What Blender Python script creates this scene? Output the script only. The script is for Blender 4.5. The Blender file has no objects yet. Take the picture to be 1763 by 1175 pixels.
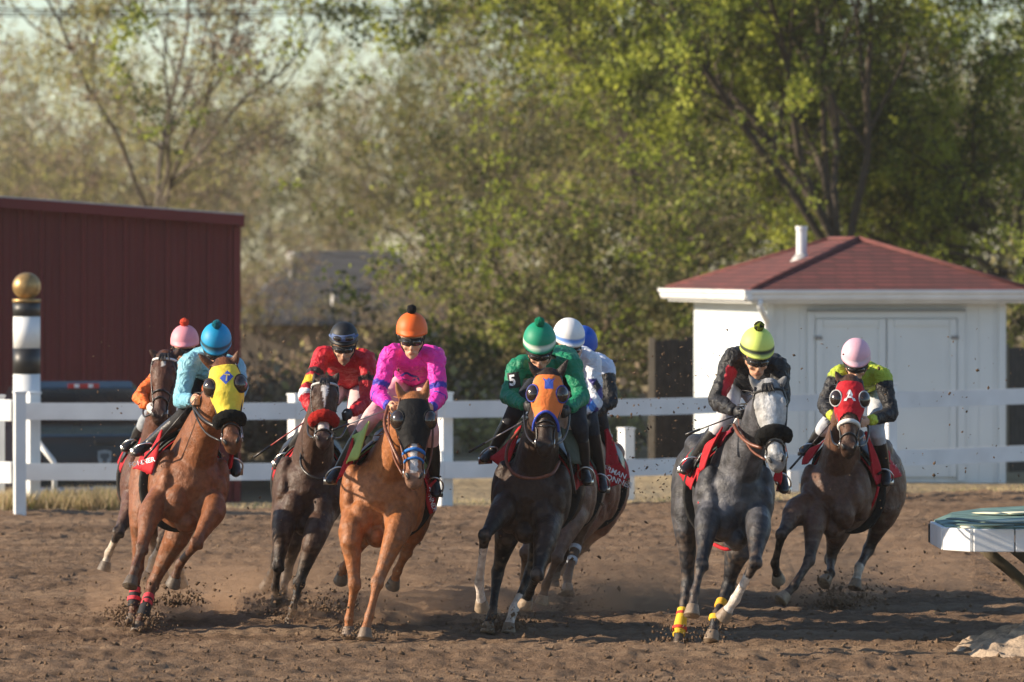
import bpy, math, random
import numpy as np
from mathutils import Vector, Matrix
from mathutils.bvhtree import BVHTree
R = math.radians
SC = bpy.context.scene
COL = SC.collection

# ------------------------------------------------------------------ camera, sky, sun, exposure
CAM_H, FPX, CX, HY = 2.9, 9794.0, 881.5, 455.0      # camera height, focal length and horizon in photograph pixels
cam = bpy.data.cameras.new('camera'); cam_o = bpy.data.objects.new('camera', cam); COL.objects.link(cam_o)
cam_o.location = (0, 0, CAM_H); cam_o.rotation_euler = (R(90), 0, 0)
cam.sensor_width = 36; cam.lens = 36 * FPX / 1763; cam.shift_y = -(1175 / 2 - HY) / 1763
cam.clip_start = 1; cam.clip_end = 5000
cam.dof.use_dof = True; cam.dof.focus_distance = 44.2; cam.dof.aperture_fstop = 3.1
SC.camera = cam_o
SUN_AZ, SUN_EL = 5.0, 22.0            # degrees in front of straight left, degrees above the horizon
sv = Vector((-math.cos(R(SUN_AZ)) * math.cos(R(SUN_EL)), -math.sin(R(SUN_AZ)) * math.cos(R(SUN_EL)), math.sin(R(SUN_EL))))
w = bpy.data.worlds.new('World'); SC.world = w; w.use_nodes = True
nt = w.node_tree; bg = nt.nodes['Background']
sk = nt.nodes.new('ShaderNodeTexSky'); sk.sky_type = 'NISHITA'; sk.sun_disc = False
sk.sun_elevation = R(SUN_EL); sk.sun_rotation = math.atan2(sv.x, sv.y); sk.dust_density = 0.3; sk.ozone_density = 2.5; sk.air_density = 1.0
nt.links.new(sk.outputs[0], bg.inputs[0]); bg.inputs[1].default_value = 0.105
sl = bpy.data.lights.new('sun', 'SUN'); sl.energy = 5.0; sl.angle = R(0.55); sl.color = (1.0, 0.84, 0.64)
so = bpy.data.objects.new('sun', sl); COL.objects.link(so); so.rotation_euler = (-sv).to_track_quat('-Z', 'Y').to_euler()
SC.view_settings.view_transform = 'Standard'; SC.view_settings.look = 'None'
SC.view_settings.exposure = 0.82; SC.view_settings.gamma = 1
SC.cycles.max_bounces = 5; SC.cycles.diffuse_bounces = 3; SC.cycles.glossy_bounces = 2
SC.cycles.transmission_bounces = 3; SC.cycles.transparent_max_bounces = 4; SC.cycles.volume_bounces = 1
SC.cycles.use_adaptive_sampling = True; SC.cycles.use_denoising = True

def P(px, py, Y):                       # a photograph pixel at a real distance Y becomes a point of the place
    return Vector(((px - CX) / FPX * Y, Y, CAM_H - (py - HY) / FPX * Y))
def gy(py): return CAM_H * FPX / (py - HY)   # distance at which the flat ground shows at that pixel row

# ------------------------------------------------------------------ materials
def new_mat(name):
    m = bpy.data.materials.new(name); m.use_nodes = True
    return m, m.node_tree, m.node_tree.nodes['Principled BSDF']
def N(nt, t, **k):
    n = nt.nodes.new(t)
    for a, b in k.items():
        if a in n.inputs: n.inputs[a].default_value = b
        else: setattr(n, a, b)
    return n
def ramp(nt, src, stops):
    r = nt.nodes.new('ShaderNodeValToRGB')
    e = r.color_ramp.elements
    while len(e) < len(stops): e.new(0.5)
    for i, (p, c) in enumerate(stops):
        e[i].position = p; e[i].color = (*c, 1) if len(c) == 3 else c
    nt.links.new(src, r.inputs[0]); return r
def bump(nt, bs, src, strength, dist=0.01):
    b = N(nt, 'ShaderNodeBump', Strength=strength, Distance=dist)
    nt.links.new(src, b.inputs['Height']); nt.links.new(b.outputs[0], bs.inputs['Normal']); return b
def plain(name, c, rough=0.6, var=0.12, scale=6.0, bmp=0.0, bscale=60.0, metal=0.0, spec=0.5, coat=0.0):
    m, nt, bs = new_mat(name)
    tc = N(nt, 'ShaderNodeTexCoord'); no = N(nt, 'ShaderNodeTexNoise', Scale=scale, Detail=5.0)
    nt.links.new(tc.outputs['Object'], no.inputs['Vector'])
    a = tuple(max(0, x * (1 - var)) for x in c); b = tuple(min(1, x * (1 + var)) for x in c)
    r = ramp(nt, no.outputs['Fac'], [(0.3, a), (0.7, b)])
    nt.links.new(r.outputs[0], bs.inputs['Base Color'])
    bs.inputs['Roughness'].default_value = rough; bs.inputs['Metallic'].default_value = metal
    bs.inputs['Specular IOR Level'].default_value = spec; bs.inputs['Coat Weight'].default_value = coat
    if bmp:
        n2 = N(nt, 'ShaderNodeTexNoise', Scale=bscale, Detail=4.0)
        nt.links.new(tc.outputs['Object'], n2.inputs['Vector']); bump(nt, bs, n2.outputs['Fac'], bmp)
    return m
def attr_mat(name, rough, spec, bumps, sheen=0.0, vscale=14.0, var=0.25, translucent=0.0):
    """colour comes from the mesh's own colour attribute, broken up by noise"""
    m, nt, bs = new_mat(name)
    at = N(nt, 'ShaderNodeAttribute', attribute_name='coat')
    tc = N(nt, 'ShaderNodeTexCoord')
    no = N(nt, 'ShaderNodeTexNoise', Scale=vscale, Detail=6.0, Roughness=0.65)
    nt.links.new(tc.outputs['Object'], no.inputs['Vector'])
    mr = N(nt, 'ShaderNodeMapRange'); mr.inputs[1].default_value = 0.25; mr.inputs[2].default_value = 0.75
    mr.inputs[3].default_value = 1 - var; mr.inputs[4].default_value = 1 + var
    nt.links.new(no.outputs['Fac'], mr.inputs[0])
    vm = N(nt, 'ShaderNodeVectorMath', operation='SCALE')
    nt.links.new(at.outputs['Color'], vm.inputs[0]); nt.links.new(mr.outputs[0], vm.inputs['Scale'])
    nt.links.new(vm.outputs[0], bs.inputs['Base Color'])
    bs.inputs['Roughness'].default_value = rough; bs.inputs['Specular IOR Level'].default_value = spec
    bs.inputs['Sheen Weight'].default_value = sheen
    prev = None
    for sc, st, ds, dt in bumps:
        n2 = N(nt, 'ShaderNodeTexNoise', Scale=sc, Detail=3.0, Distortion=dt)
        nt.links.new(tc.outputs['Object'], n2.inputs['Vector'])
        b = N(nt, 'ShaderNodeBump', Strength=st, Distance=ds); nt.links.new(n2.outputs['Fac'], b.inputs['Height'])
        if prev: nt.links.new(prev.outputs[0], b.inputs['Normal'])
        prev = b
    if prev: nt.links.new(prev.outputs[0], bs.inputs['Normal'])
    if translucent:
        tr = N(nt, 'ShaderNodeBsdfTranslucent'); mx = N(nt, 'ShaderNodeMixShader'); mx.inputs[0].default_value = translucent
        nt.links.new(vm.outputs[0], tr.inputs[0]); nt.links.new(bs.outputs[0], mx.inputs[1]); nt.links.new(tr.outputs[0], mx.inputs[2])
        nt.links.new(mx.outputs[0], nt.nodes['Material Output'].inputs[0])
    return m

M = {}
M['hair'] = attr_mat('horse_hair', 0.44, 0.28, [(7, 0.45, 0.05, 0.3), (34, 0.40, 0.012, 0.6), (90, 0.55, 0.006, 1.5)], vscale=22, var=0.42)
nt_ = M['hair'].node_tree; bs_ = nt_.nodes['Principled BSDF']; tc_ = N(nt_, 'ShaderNodeTexCoord'); nz_ = N(nt_, 'ShaderNodeTexNoise', Scale=13.0, Detail=5.0, Roughness=.7); nt_.links.new(tc_.outputs['Object'], nz_.inputs['Vector'])
mr_ = N(nt_, 'ShaderNodeMapRange'); mr_.inputs[1].default_value = .3; mr_.inputs[2].default_value = .7; mr_.inputs[3].default_value = .33; mr_.inputs[4].default_value = .62; nt_.links.new(nz_.outputs['Fac'], mr_.inputs[0]); nt_.links.new(mr_.outputs[0], bs_.inputs['Roughness'])
M['silk'] = attr_mat('jockey_silk', 0.55, 0.35, [(11, 0.9, 0.035, 1.2), (34, 0.5, 0.012, 0.8)], sheen=0.02, vscale=20, var=0.08)
M['cloth'] = attr_mat('woven_cloth', 0.75, 0.25, [(14, 0.6, 0.02, 0.5), (300, 0.2, 0.002, 0.0)], sheen=0.0, vscale=18, var=0.12)
M['knit'] = attr_mat('knit_cap', 0.55, 0.4, [(16, 0.12, 0.01, 0.3), (260, 0.15, 0.002, 0)], sheen=0.0, vscale=12, var=0.06)
M['skin'] = attr_mat('human_skin', 0.5, 0.4, [(70, 0.2, 0.004, 0)], vscale=25, var=0.12)
M['leaf'] = attr_mat('leaf', 0.6, 0.3, [], vscale=0.7, var=0.3, translucent=0.5)
M['bark'] = attr_mat('bark', 0.85, 0.2, [(14, 0.8, 0.05, 0.5)], vscale=5, var=0.35)
M['straw'] = attr_mat('dry_grass', 0.8, 0.2, [], vscale=3, var=0.3, translucent=0.45)
M['fuzz'] = attr_mat('sheepskin', 0.95, 0.1, [(90, 1.0, 0.02, 0.3), (220, 0.8, 0.01, 0)], sheen=0.04, vscale=60, var=0.3)
M['mane'] = attr_mat('mane_hair', 0.5, 0.4, [(60, 0.5, 0.01, 0)], vscale=30, var=0.4)
M['hoof'] = attr_mat('hoof_horn', 0.55, 0.4, [(40, 0.5, 0.01, 0)], vscale=22, var=0.4)
M['leather'] = plain('black_leather', (0.018, 0.016, 0.016), 0.32, 0.3, 20, 0.2, 80)
M['brown_leather'] = plain('brown_leather', (0.16, 0.05, 0.022), 0.42, 0.3, 20, 0.2, 80)
M['metal'] = plain('steel_fitting', (0.62, 0.62, 0.60), 0.28, 0.1, 20, metal=1.0)
M['black'] = plain('black_rubber', (0.02, 0.02, 0.021), 0.45, 0.2, 20)
M['eye'] = plain('dark_eye', (0.012, 0.008, 0.006), 0.08, 0.1, 20)
M['lens'] = plain('goggle_lens', (0.03, 0.024, 0.02), 0.08, 0.1, 10, coat=0.6)
M['cup'] = plain('blinker_cup', (0.03, 0.018, 0.012), 0.15, 0.2, 20, coat=0.5)
M['white'] = plain('white_paint', (0.70, 0.71, 0.71), 0.5, 0.10, 2.5, 0.08, 30)
M['white_print'] = plain('white_print', (0.82, 0.82, 0.82), 0.7, 0.04, 30)
M['blue_print'] = plain('blue_print', (0.045, 0.10, 0.48), 0.7, 0.1, 30)
M['navy_print'] = plain('navy_print', (0.03, 0.025, 0.30), 0.7, 0.1, 30)
M['gold_print'] = plain('gold_print', (0.55, 0.42, 0.16), 0.7, 0.1, 30)
M['black_print'] = plain('black_print', (0.012, 0.012, 0.013), 0.7, 0.1, 30)

# ------------------------------------------------------------------ geometry helpers
def cr(a, sub):
    a = np.asarray(a, float)
    if sub <= 1: return a
    p = np.vstack([2 * a[0] - a[1], a, 2 * a[-1] - a[-2]])
    out = []
    for i in range(1, len(p) - 2):
        for k in range(sub):
            t = k / sub
            out.append(0.5 * (2 * p[i] + (p[i + 1] - p[i - 1]) * t + (2 * p[i - 1] - 5 * p[i] + 4 * p[i + 1] - p[i + 2]) * t * t
                              + (-p[i - 1] + 3 * p[i] - 3 * p[i + 1] + p[i + 2]) * t ** 3))
    out.append(p[-2]); return np.array(out)
def v3(x): return np.array(tuple(x), float)
def unit(v):
    v = np.asarray(v, float); return v / (np.linalg.norm(v) + 1e-12)
class G:
    def __init__(s): s.V = []; s.F = []; s.M = []; s.n = 0
    def add(s, v, f, m=0):
        v = np.asarray(v, float).reshape(-1, 3)
        s.V.append(v); s.F += [tuple(int(i) + s.n for i in q) for q in f]; s.M += [m] * len(f); s.n += len(v)
    def verts(s): return np.vstack(s.V)
    def loft(s, path, ru, rv, side, n=14, sub=3, ex=2.0, m=0, caps=True, twist=None):
        path = np.array([tuple(p) for p in path], float)
        k = np.column_stack([path, np.broadcast_to(ru, len(path)), np.broadcast_to(rv, len(path))])
        side = np.asarray(side, float)
        sd = np.tile(side, (len(path), 1)) if side.ndim == 1 else side
        k = cr(np.column_stack([k, sd]), sub)
        pts, ru, rv, sd = k[:, :3], np.maximum(k[:, 3], 1e-4), np.maximum(k[:, 4], 1e-4), k[:, 5:8]
        t = np.gradient(pts, axis=0); t /= np.linalg.norm(t, axis=1)[:, None] + 1e-12
        u = sd - (sd * t).sum(1)[:, None] * t; u /= np.linalg.norm(u, axis=1)[:, None] + 1e-12
        v = np.cross(t, u)
        th = np.linspace(0, 2 * np.pi, n, endpoint=False)
        c, sn = np.cos(th), np.sin(th)
        c = np.sign(c) * np.abs(c) ** (2 / ex); sn = np.sign(sn) * np.abs(sn) ** (2 / ex)
        ring = pts[:, None] + u[:, None] * (ru[:, None] * c)[..., None] + v[:, None] * (rv[:, None] * sn)[..., None]
        L = len(pts); f = []
        for i in range(L - 1):
            for j in range(n):
                a, b = i * n + j, i * n + (j + 1) % n
                f.append((a, b, b + n, a + n))
        vv = ring.reshape(-1, 3)
        if caps:
            f.append(tuple(range(n - 1, -1, -1))); f.append(tuple(range((L - 1) * n, L * n)))
        s.add(vv, f, m); return pts
    def tube(s, path, r, n=8, sub=3, m=0):
        path = [np.array(tuple(p), float) for p in path]
        d = unit(path[-1] - path[0]); ref = np.array((0.31, 0.2, 0.93))
        if abs(d @ ref) > 0.9: ref = np.array((0.9, 0.1, 0.1))
        return s.loft(path, r, r, ref, n, sub, m=m)
    def ell(s, c, ax, n=16, m=0, fn=None):
        """ellipsoid with three axis vectors"""
        c = np.array(tuple(c), float); ax = [np.array(tuple(a), float) for a in ax]
        h = n // 2; vs = []
        for i in range(1, h):
            ph = math.pi * i / h
            for j in range(n):
                th = 2 * math.pi * j / n
                vs.append((math.sin(ph) * math.cos(th), math.sin(ph) * math.sin(th), math.cos(ph)))
        vs += [(0, 0, 1), (0, 0, -1)]
        vs = np.array(vs)
        if fn is not None: vs = fn(vs)
        vv = c + vs @ np.array(ax)
        f = []
        for i in range(h - 2):
            for j in range(n):
                a, b = i * n + j, i * n + (j + 1) % n
                f.append((a, a + n, b + n, b))
        T = (h - 1) * n
        for j in range(n):
            f.append((T, j, (j + 1) % n)); f.append((T + 1, (h - 2) * n + (j + 1) % n, (h - 2) * n + j))
        s.add(vv, f, m)
    def box(s, c, sz, rot=None, m=0):
        c = np.array(tuple(c), float); x, y, z = [q / 2 for q in sz]
        v = np.array([(a, b, d) for a in (-x, x) for b in (-y, y) for d in (-z, z)])
        if rot is not None: v = v @ np.array(Matrix.Rotation(rot, 3, 'Z')).T if isinstance(rot, (int, float)) else v @ np.array(rot).T
        s.add(c + v, [(0, 1, 3, 2), (4, 6, 7, 5), (0, 4, 5, 1), (2, 3, 7, 6), (0, 2, 6, 4), (1, 5, 7, 3)], m)
    def beam(s, a, b, wd, ht, up=(0, 0, 1), m=0):
        a, b = np.array(tuple(a), float), np.array(tuple(b), float)
        d = unit(b - a); sd = unit(np.cross(d, up)); u = np.cross(sd, d)
        v = [p + sd * x + u * z for p in (a, b) for x, z in ((-wd / 2, -ht / 2), (wd / 2, -ht / 2), (wd / 2, ht / 2), (-wd / 2, ht / 2))]
        s.add(v, [(0, 1, 2, 3), (7, 6, 5, 4), (0, 4, 5, 1), (1, 5, 6, 2), (2, 6, 7, 3), (3, 7, 4, 0)], m)

def finish(name, geo, mats, parent=None, smooth=True, colors=None, origin=None, bevel=0.0):
    v = geo.verts() if isinstance(geo, G) else geo[0]
    f = geo.F if isinstance(geo, G) else geo[1]
    mi = geo.M if isinstance(geo, G) else None
    org = np.array(tuple(parent['_org'])) if parent is not None else (np.array(tuple(origin)) if origin is not None else np.zeros(3))
    me = bpy.data.meshes.new(name); me.from_pydata((v - org).tolist(), [], f)
    mats = mats if isinstance(mats, (list, tuple)) else [mats]
    for m in mats: me.materials.append(M[m] if isinstance(m, str) else m)
    if mi and len(mats) > 1: me.polygons.foreach_set('material_index', mi)
    if smooth: me.polygons.foreach_set('use_smooth', [True] * len(me.polygons))
    if colors is not None:
        c = np.asarray(colors, float)
        if c.ndim == 1: c = np.tile(c, (len(v), 1))
        at = me.color_attributes.new('coat', 'FLOAT_COLOR', 'POINT')
        at.data.foreach_set('color', np.column_stack([c, np.ones(len(c))]).astype(np.float32).ravel())
    me.update()
    o = bpy.data.objects.new(name, me); COL.objects.link(o)
    if parent is not None: o.parent = parent
    else: o.location = org
    o['_org'] = tuple(float(q) for q in org)
    if bevel:
        b = o.modifiers.new('bevel', 'BEVEL'); b.width = bevel; b.segments = 2; b.limit_method = 'ANGLE'
        me.polygons.foreach_set('use_smooth', [False] * len(me.polygons))
    return o
def empty(name, loc):
    o = bpy.data.objects.new(name, None); COL.objects.link(o); o.location = loc; o['_org'] = tuple(float(q) for q in loc); return o
def tag(o, label, cat=None, group=None, kind=None):
    if label: o['label'] = label
    if cat: o['category'] = cat
    if group: o['group'] = group
    if kind: o['kind'] = kind
    return o
def remesh(geo, voxel, it=4, fac=0.5):
    me = bpy.data.meshes.new('tmp'); me.from_pydata(geo.verts().tolist(), [], geo.F)
    o = bpy.data.objects.new('tmp', me); COL.objects.link(o)
    r = o.modifiers.new('r', 'REMESH'); r.mode = 'VOXEL'; r.voxel_size = voxel
    if it:
        s = o.modifiers.new('s', 'SMOOTH'); s.factor = fac; s.iterations = it
    dg = bpy.context.evaluated_depsgraph_get()
    m2 = bpy.data.meshes.new_from_object(o.evaluated_get(dg))
    v = np.empty(len(m2.vertices) * 3); m2.vertices.foreach_get('co', v); v = v.reshape(-1, 3)
    f = [tuple(p.vertices) for p in m2.polygons]
    bpy.data.objects.remove(o); bpy.data.meshes.remove(me); bpy.data.meshes.remove(m2)
    return v, f
def nearest(v, S):
    S = np.asarray(S, np.float32); out = np.empty(len(v), int)
    for i in range(0, len(v), 8000):
        d = ((v[i:i + 8000, None].astype(np.float32) - S[None]) ** 2).sum(2); out[i:i + 8000] = d.argmin(1)
    return out
_rng = np.random.RandomState(7)
_lat = _rng.rand(256, 256)
def vnoise(x, y):
    xi, yi = np.floor(x).astype(int), np.floor(y).astype(int); fx, fy = x - xi, y - yi
    fx = fx * fx * (3 - 2 * fx); fy = fy * fy * (3 - 2 * fy)
    g = lambda a, b: _lat[a % 256, b % 256]
    return (g(xi, yi) * (1 - fx) + g(xi + 1, yi) * fx) * (1 - fy) + (g(xi, yi + 1) * (1 - fx) + g(xi + 1, yi + 1) * fx) * fy
def vnoise3(p, s):
    p = p * s
    return (vnoise(p[:, 0] + 11.3, p[:, 1] + 5.1) + vnoise(p[:, 1] + 3.7, p[:, 2] + 9.2) + vnoise(p[:, 2] + 7.7, p[:, 0] + 1.3)) / 3

def text_geo(txt, bold=0.0):
    """letter outlines as triangles, centred, 1 unit tall"""
    cu = bpy.data.curves.new('t', 'FONT'); cu.body = txt; cu.align_x = 'CENTER'; cu.offset = bold; cu.resolution_u = 3
    o = bpy.data.objects.new('t', cu); COL.objects.link(o)
    dg = bpy.context.evaluated_depsgraph_get(); me = bpy.data.meshes.new_from_object(o.evaluated_get(dg))
    v = np.array([tuple(x.co) for x in me.vertices]); f = [tuple(p.vertices) for p in me.polygons]
    bpy.data.objects.remove(o); bpy.data.curves.remove(cu); bpy.data.meshes.remove(me)
    v[:, 1] -= (v[:, 1].max() + v[:, 1].min()) / 2; h = v[:, 1].max() - v[:, 1].min()
    return v / h, f
def bvh_of(o):
    me = o.data; org = Vector(o['_org'])
    return BVHTree.FromPolygons([v.co + org for v in me.vertices], [tuple(p.vertices) for p in me.polygons])
def decal(name, uv, faces, centre, sx, sy, rot, target, mat, parent, off=0.004, shear=0.0):
    """lays a flat design on the surface of a part: each corner is dropped onto the surface along the view of the photograph"""
    bv = bvh_of(target); c, s = math.cos(R(rot)), math.sin(R(rot)); eye = Vector((0, 0, CAM_H)); out = []; last = None
    for x, y in np.asarray(uv)[:, :2]:
        X, Yp = x * sx + shear * y, y * sy
        px, py = centre[0] + X * c + Yp * s, centre[1] - Yp * c + X * s
        d = (P(px, py, 50.0) - eye).normalized(); h = bv.ray_cast(eye, d)
        if h[0] is not None: last = (h[0] - eye).length
        if last is None: last = (Vector(target['_org']) - eye).length
        out.append(eye + d * (last - off))
    g = G(); g.add([tuple(p) for p in out], faces)
    return finish(name, g, mat, parent, smooth=False)
def grid_poly(w, h, n=6):
    v = [((i / n - .5) * w, (j / n - .5) * h) for j in range(n + 1) for i in range(n + 1)]
    f = [(j * (n + 1) + i, j * (n + 1) + i + 1, (j + 1) * (n + 1) + i + 1, (j + 1) * (n + 1) + i) for j in range(n) for i in range(n)]
    return np.array(v), f

# ------------------------------------------------------------------ ground and track
def edge_y(x): return np.interp(x, [-60, -8, -5.7, 1.5, 6.6, 10, 60], [64, 66.6, 67.2, 68.6, 73.0, 77, 120])
m, nt, bs = new_mat('ground_soil')
geo = N(nt, 'ShaderNodeNewGeometry'); at = N(nt, 'ShaderNodeAttribute', attribute_name='coat')
n1 = N(nt, 'ShaderNodeTexNoise', Scale=0.45, Detail=6.0, Roughness=0.7); nt.links.new(geo.outputs['Position'], n1.inputs['Vector'])
r1 = ramp(nt, n1.outputs['Fac'], [(.30, (.17, .13, .08)), (.5, (.28, .215, .13)), (.68, (.38, .30, .18)), (.8, (.20, .22, .08))])
r2 = ramp(nt, n1.outputs['Fac'], [(.3, (.16, .10, .065)), (.7, (.26, .165, .11))])
mx = N(nt, 'ShaderNodeMix', data_type='RGBA'); nt.links.new(at.outputs['Fac'], mx.inputs[0])
nt.links.new(r2.outputs[0], mx.inputs[6]); nt.links.new(r1.outputs[0], mx.inputs[7]); nt.links.new(mx.outputs[2], bs.inputs['Base Color'])
bs.inputs['Roughness'].default_value = .95; bs.inputs['Specular IOR Level'].default_value = .1
n2 = N(nt, 'ShaderNodeTexNoise', Scale=5.0, Detail=6.0); nt.links.new(geo.outputs['Position'], n2.inputs['Vector']); bump(nt, bs, n2.outputs['Fac'], .8, .15)
M['ground'] = m
def axis(lo, hi, st, far): 
    a = np.arange(lo, hi + 1e-6, st); k = np.array([1.5, 4, 10, 25, 60, 150, 400, 1000, 2500.]); return np.concatenate([(lo - k)[::-1], a, hi + k])
gx, gyy = axis(-14, 14, .5, 0), axis(30, 100, .5, 0)
XX, YY = np.meshgrid(gx, gyy); ed = edge_y(XX)
dip = -.55 * np.clip((YY - ed - 1.3) / 1.2, 0, 1) * np.clip((-1.5 - XX) / 1.5, 0, 1)
ZZ = np.where(YY < ed - .3, -.06, -.015 + .05 * (vnoise(XX * .8 + 40, YY * .8) - .5) * (np.abs(XX) < 20)) + dip
nx = len(gx)
def grid_faces(nx, ny):
    i = np.arange(nx - 1)[None] + nx * np.arange(ny - 1)[:, None]; i = i.ravel(); return np.column_stack([i, i + 1, i + nx + 1, i + nx]).tolist()
o = finish('ground', (np.column_stack([XX.ravel(), YY.ravel(), ZZ.ravel()]), grid_faces(nx, len(gyy))), 'ground', None, colors=np.repeat(np.clip((YY - ed + .4) / .5, 0, 1).ravel()[:, None], 3, 1)); tag(o, None, kind='structure')

m, nt, bs = new_mat('track_dirt')
geo = N(nt, 'ShaderNodeNewGeometry'); mp = N(nt, 'ShaderNodeMapping'); mp.inputs['Scale'].default_value = (.10, 1.1, 1.0)
nt.links.new(geo.outputs['Position'], mp.inputs['Vector'])
n1 = N(nt, 'ShaderNodeTexNoise', Scale=1.0, Detail=8.0, Roughness=.72, Distortion=.4); nt.links.new(mp.outputs[0], n1.inputs['Vector'])
n3 = N(nt, 'ShaderNodeTexNoise', Scale=11.0, Detail=6.0, Roughness=.75); nt.links.new(geo.outputs['Position'], n3.inputs['Vector'])
mxx = N(nt, 'ShaderNodeMath', operation='MULTIPLY_ADD'); mxx.inputs[1].default_value = .40; nt.links.new(n3.outputs['Fac'], mxx.inputs[0])
m2 = N(nt, 'ShaderNodeMath', operation='MULTIPLY'); m2.inputs[1].default_value = .65; nt.links.new(n1.outputs['Fac'], m2.inputs[0]); nt.links.new(m2.outputs[0], mxx.inputs[2])
r = ramp(nt, mxx.outputs[0], [(.34, (.100, .064, .041)), (.50, (.245, .160, .102)), (.64, (.38, .262, .170))]); nt.links.new(r.outputs[0], bs.inputs['Base Color'])
bs.inputs['Roughness'].default_value = .95; bs.inputs['Specular IOR Level'].default_value = .08
n2 = N(nt, 'ShaderNodeTexNoise', Scale=30.0, Detail=5.0, Roughness=.75); nt.links.new(geo.outputs['Position'], n2.inputs['Vector']); bump(nt, bs, n2.outputs['Fac'], 1.0, .07)
M['track'] = m
def track_h(x, y):
    wob = vnoise(x * .22 + 3, y * .25) * 1.6
    fur = vnoise(x * .11 + 9, (y + wob) * 1.15) - .5; f2 = vnoise(x * .3 + 19, (y + wob) * 3.1) - .5
    cl = vnoise(x * 3.2, y * 3.2 + 50) - .5; c2 = vnoise(x * 7.5 + 20, y * 7.0) - .5; c3 = vnoise(x * 13 + 70, y * 11) - .5 + .5 * (vnoise(x * 24 + 7, y * 19) - .5)
    big = vnoise(x * .5 + 30, y * .5) - .5
    return fur * .085 + f2 * .035 + cl * .012 + c2 * .020 + c3 * .036 + big * .03 + .01
tx = np.arange(-9.5, 9.5, .034); ty = np.arange(36.5, 78, .045); XX, YY = np.meshgrid(tx, ty); ed = edge_y(XX)
ZZ = track_h(XX, YY); fade = np.clip((ed + .25 * vnoise(XX * 2, YY * 0) - YY) / .5, 0, 1); ZZ = ZZ * fade - .12 * (1 - fade)
keep = (YY < ed + .6); F_ = np.array(grid_faces(len(tx), len(ty))); F_ = F_[keep.ravel()[F_].all(1)]
o = finish('track', (np.column_stack([XX.ravel(), YY.ravel(), ZZ.ravel()]), F_.tolist()), 'track', None); tag(o, None, kind='structure')
# loose clods lying on the track
rg = np.random.RandomState(3); n = 9000; ico = [(0, 0, 1.), (0, 0, -1.), (1, 0, 0), (-1, 0, 0), (0, 1, 0), (0, -1, 0)]; icf = [(0, 2, 4), (0, 4, 3), (0, 3, 5), (0, 5, 2), (1, 4, 2), (1, 3, 4), (1, 5, 3), (1, 2, 5)]
def clods(name, pts, size, mat, label):
    n = len(pts); base = np.array(ico); V = base[None] * (1 + .5 * (rg.rand(n, 6, 1) - .5)); q_ = rg.randn(n, 3, 3) * .35 + np.eye(3)
    V = np.einsum('nij,njk->nik', V, q_) * size[:, None, None] + pts[:, None]
    F = (np.array(icf)[None] + (np.arange(n) * 6)[:, None, None]).reshape(-1, 3)
    o = finish(name, (V.reshape(-1, 3), F.tolist()), mat, None); return tag(o, label, None, kind='stuff')
cy = 38.5 + 24 * rg.rand(n) ** 1.6; cx = (rg.rand(n) - .5) * .22 * cy
sz = .006 + .016 * rg.rand(n) ** 4
clods('loose_clods', np.column_stack([cx, cy, track_h(cx, cy) + sz * .3]), sz, 'track', 'loose clods of brown dirt scattered over the harrowed track')
# pale heap of sand at the foot of the inner rail
th = np.linspace(0, 2 * np.pi, 72, endpoint=False); rr = np.linspace(0, 1, 26); c0 = P(1778, 1124, gy(1124)); vs = []
for k in rr:
    for a in th:
        x, y = c0.x + .70 * k * math.cos(a), c0.y + 1.05 * k * math.sin(a)
        h_ = .23 * (1 - k) ** .75 + .07 * (vnoise(np.array([x * 7]), np.array([y * 5]))[0] - .4) * (1 - k * .6) + .07 * (vnoise(np.array([x * 18]), np.array([y * 14]))[0] - .5)
        vs.append((x, y, h_ - .03 * k))
M['sand'] = plain('pale_sand', (.38, .29, .21), .95, .3, 14, 1.0, 45, spec=.1)
o = finish('sand_heap', (np.array(vs), grid_faces(72, 26) + [(j * 72 + 71, j * 72, j * 72 + 72, j * 72 + 143) for j in range(25)]), 'sand', None)
tag(o, 'pale heap of loose sand on the dirt below the white inner rail', 'sand heap')

# ------------------------------------------------------------------ red metal building
M['red_metal'] = plain('maroon_sheet_metal', (.115, .018, .020), .45, .14, .9, spec=.25)
def put(pt, org, ax, ay): return org + ax * pt[0] + ay * pt[1] + np.array((0, 0, pt[2]))
th = R(6); ax = np.array((math.cos(th), math.sin(th), 0)); ay = np.array((-math.sin(th), math.cos(th), 0))
c0 = np.array(tuple(P(406, 455, 83))); c0[2] = 0
rb = empty('metal_building', (c0[0], c0[1], -.55)); tag(rb, 'dark red ribbed metal building behind the parked truck', 'building')
Wd, Dp, e0, slope = 13.0, 18.0, 3.62, .072
prof = []
x = 0.0
while x < Wd:
    for a, b in ((0, 0), (.05, .0), (.060, .075), (.100, .075), (.110, 0), (.205, 0), (.215, .008), (.235, .008), (.245, 0), (.305, 0))[:-1]: prof.append((-(x + a), b))
    x += .305
g = G(); vs = []
for xx, dd in prof: vs += [put((xx, -dd, -.6), c0, ax, ay), put((xx, -dd, e0 - .02 + min(-xx, Wd + xx) * slope), c0, ax, ay)]
g.add(vs, [(2 * i, 2 * i + 2, 2 * i + 3, 2 * i + 1) for i in range(len(prof) - 1)])
finish('wall', g, 'red_metal', rb, smooth=False)
g = G(); g.add([put(p, c0, ax, ay) for p in ((0, .0, -.6), (0, Dp, -.6), (0, Dp, e0), (0, 0, e0), (-Wd, 0, -.6), (-Wd, Dp, -.6), (-Wd, Dp, e0), (-Wd, 0, e0))], [(0, 1, 2, 3), (1, 5, 6, 2), (5, 4, 7, 6)])
finish('wall', g, 'red_metal', rb, smooth=False)
g = G(); hw_ = Wd / 2
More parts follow.
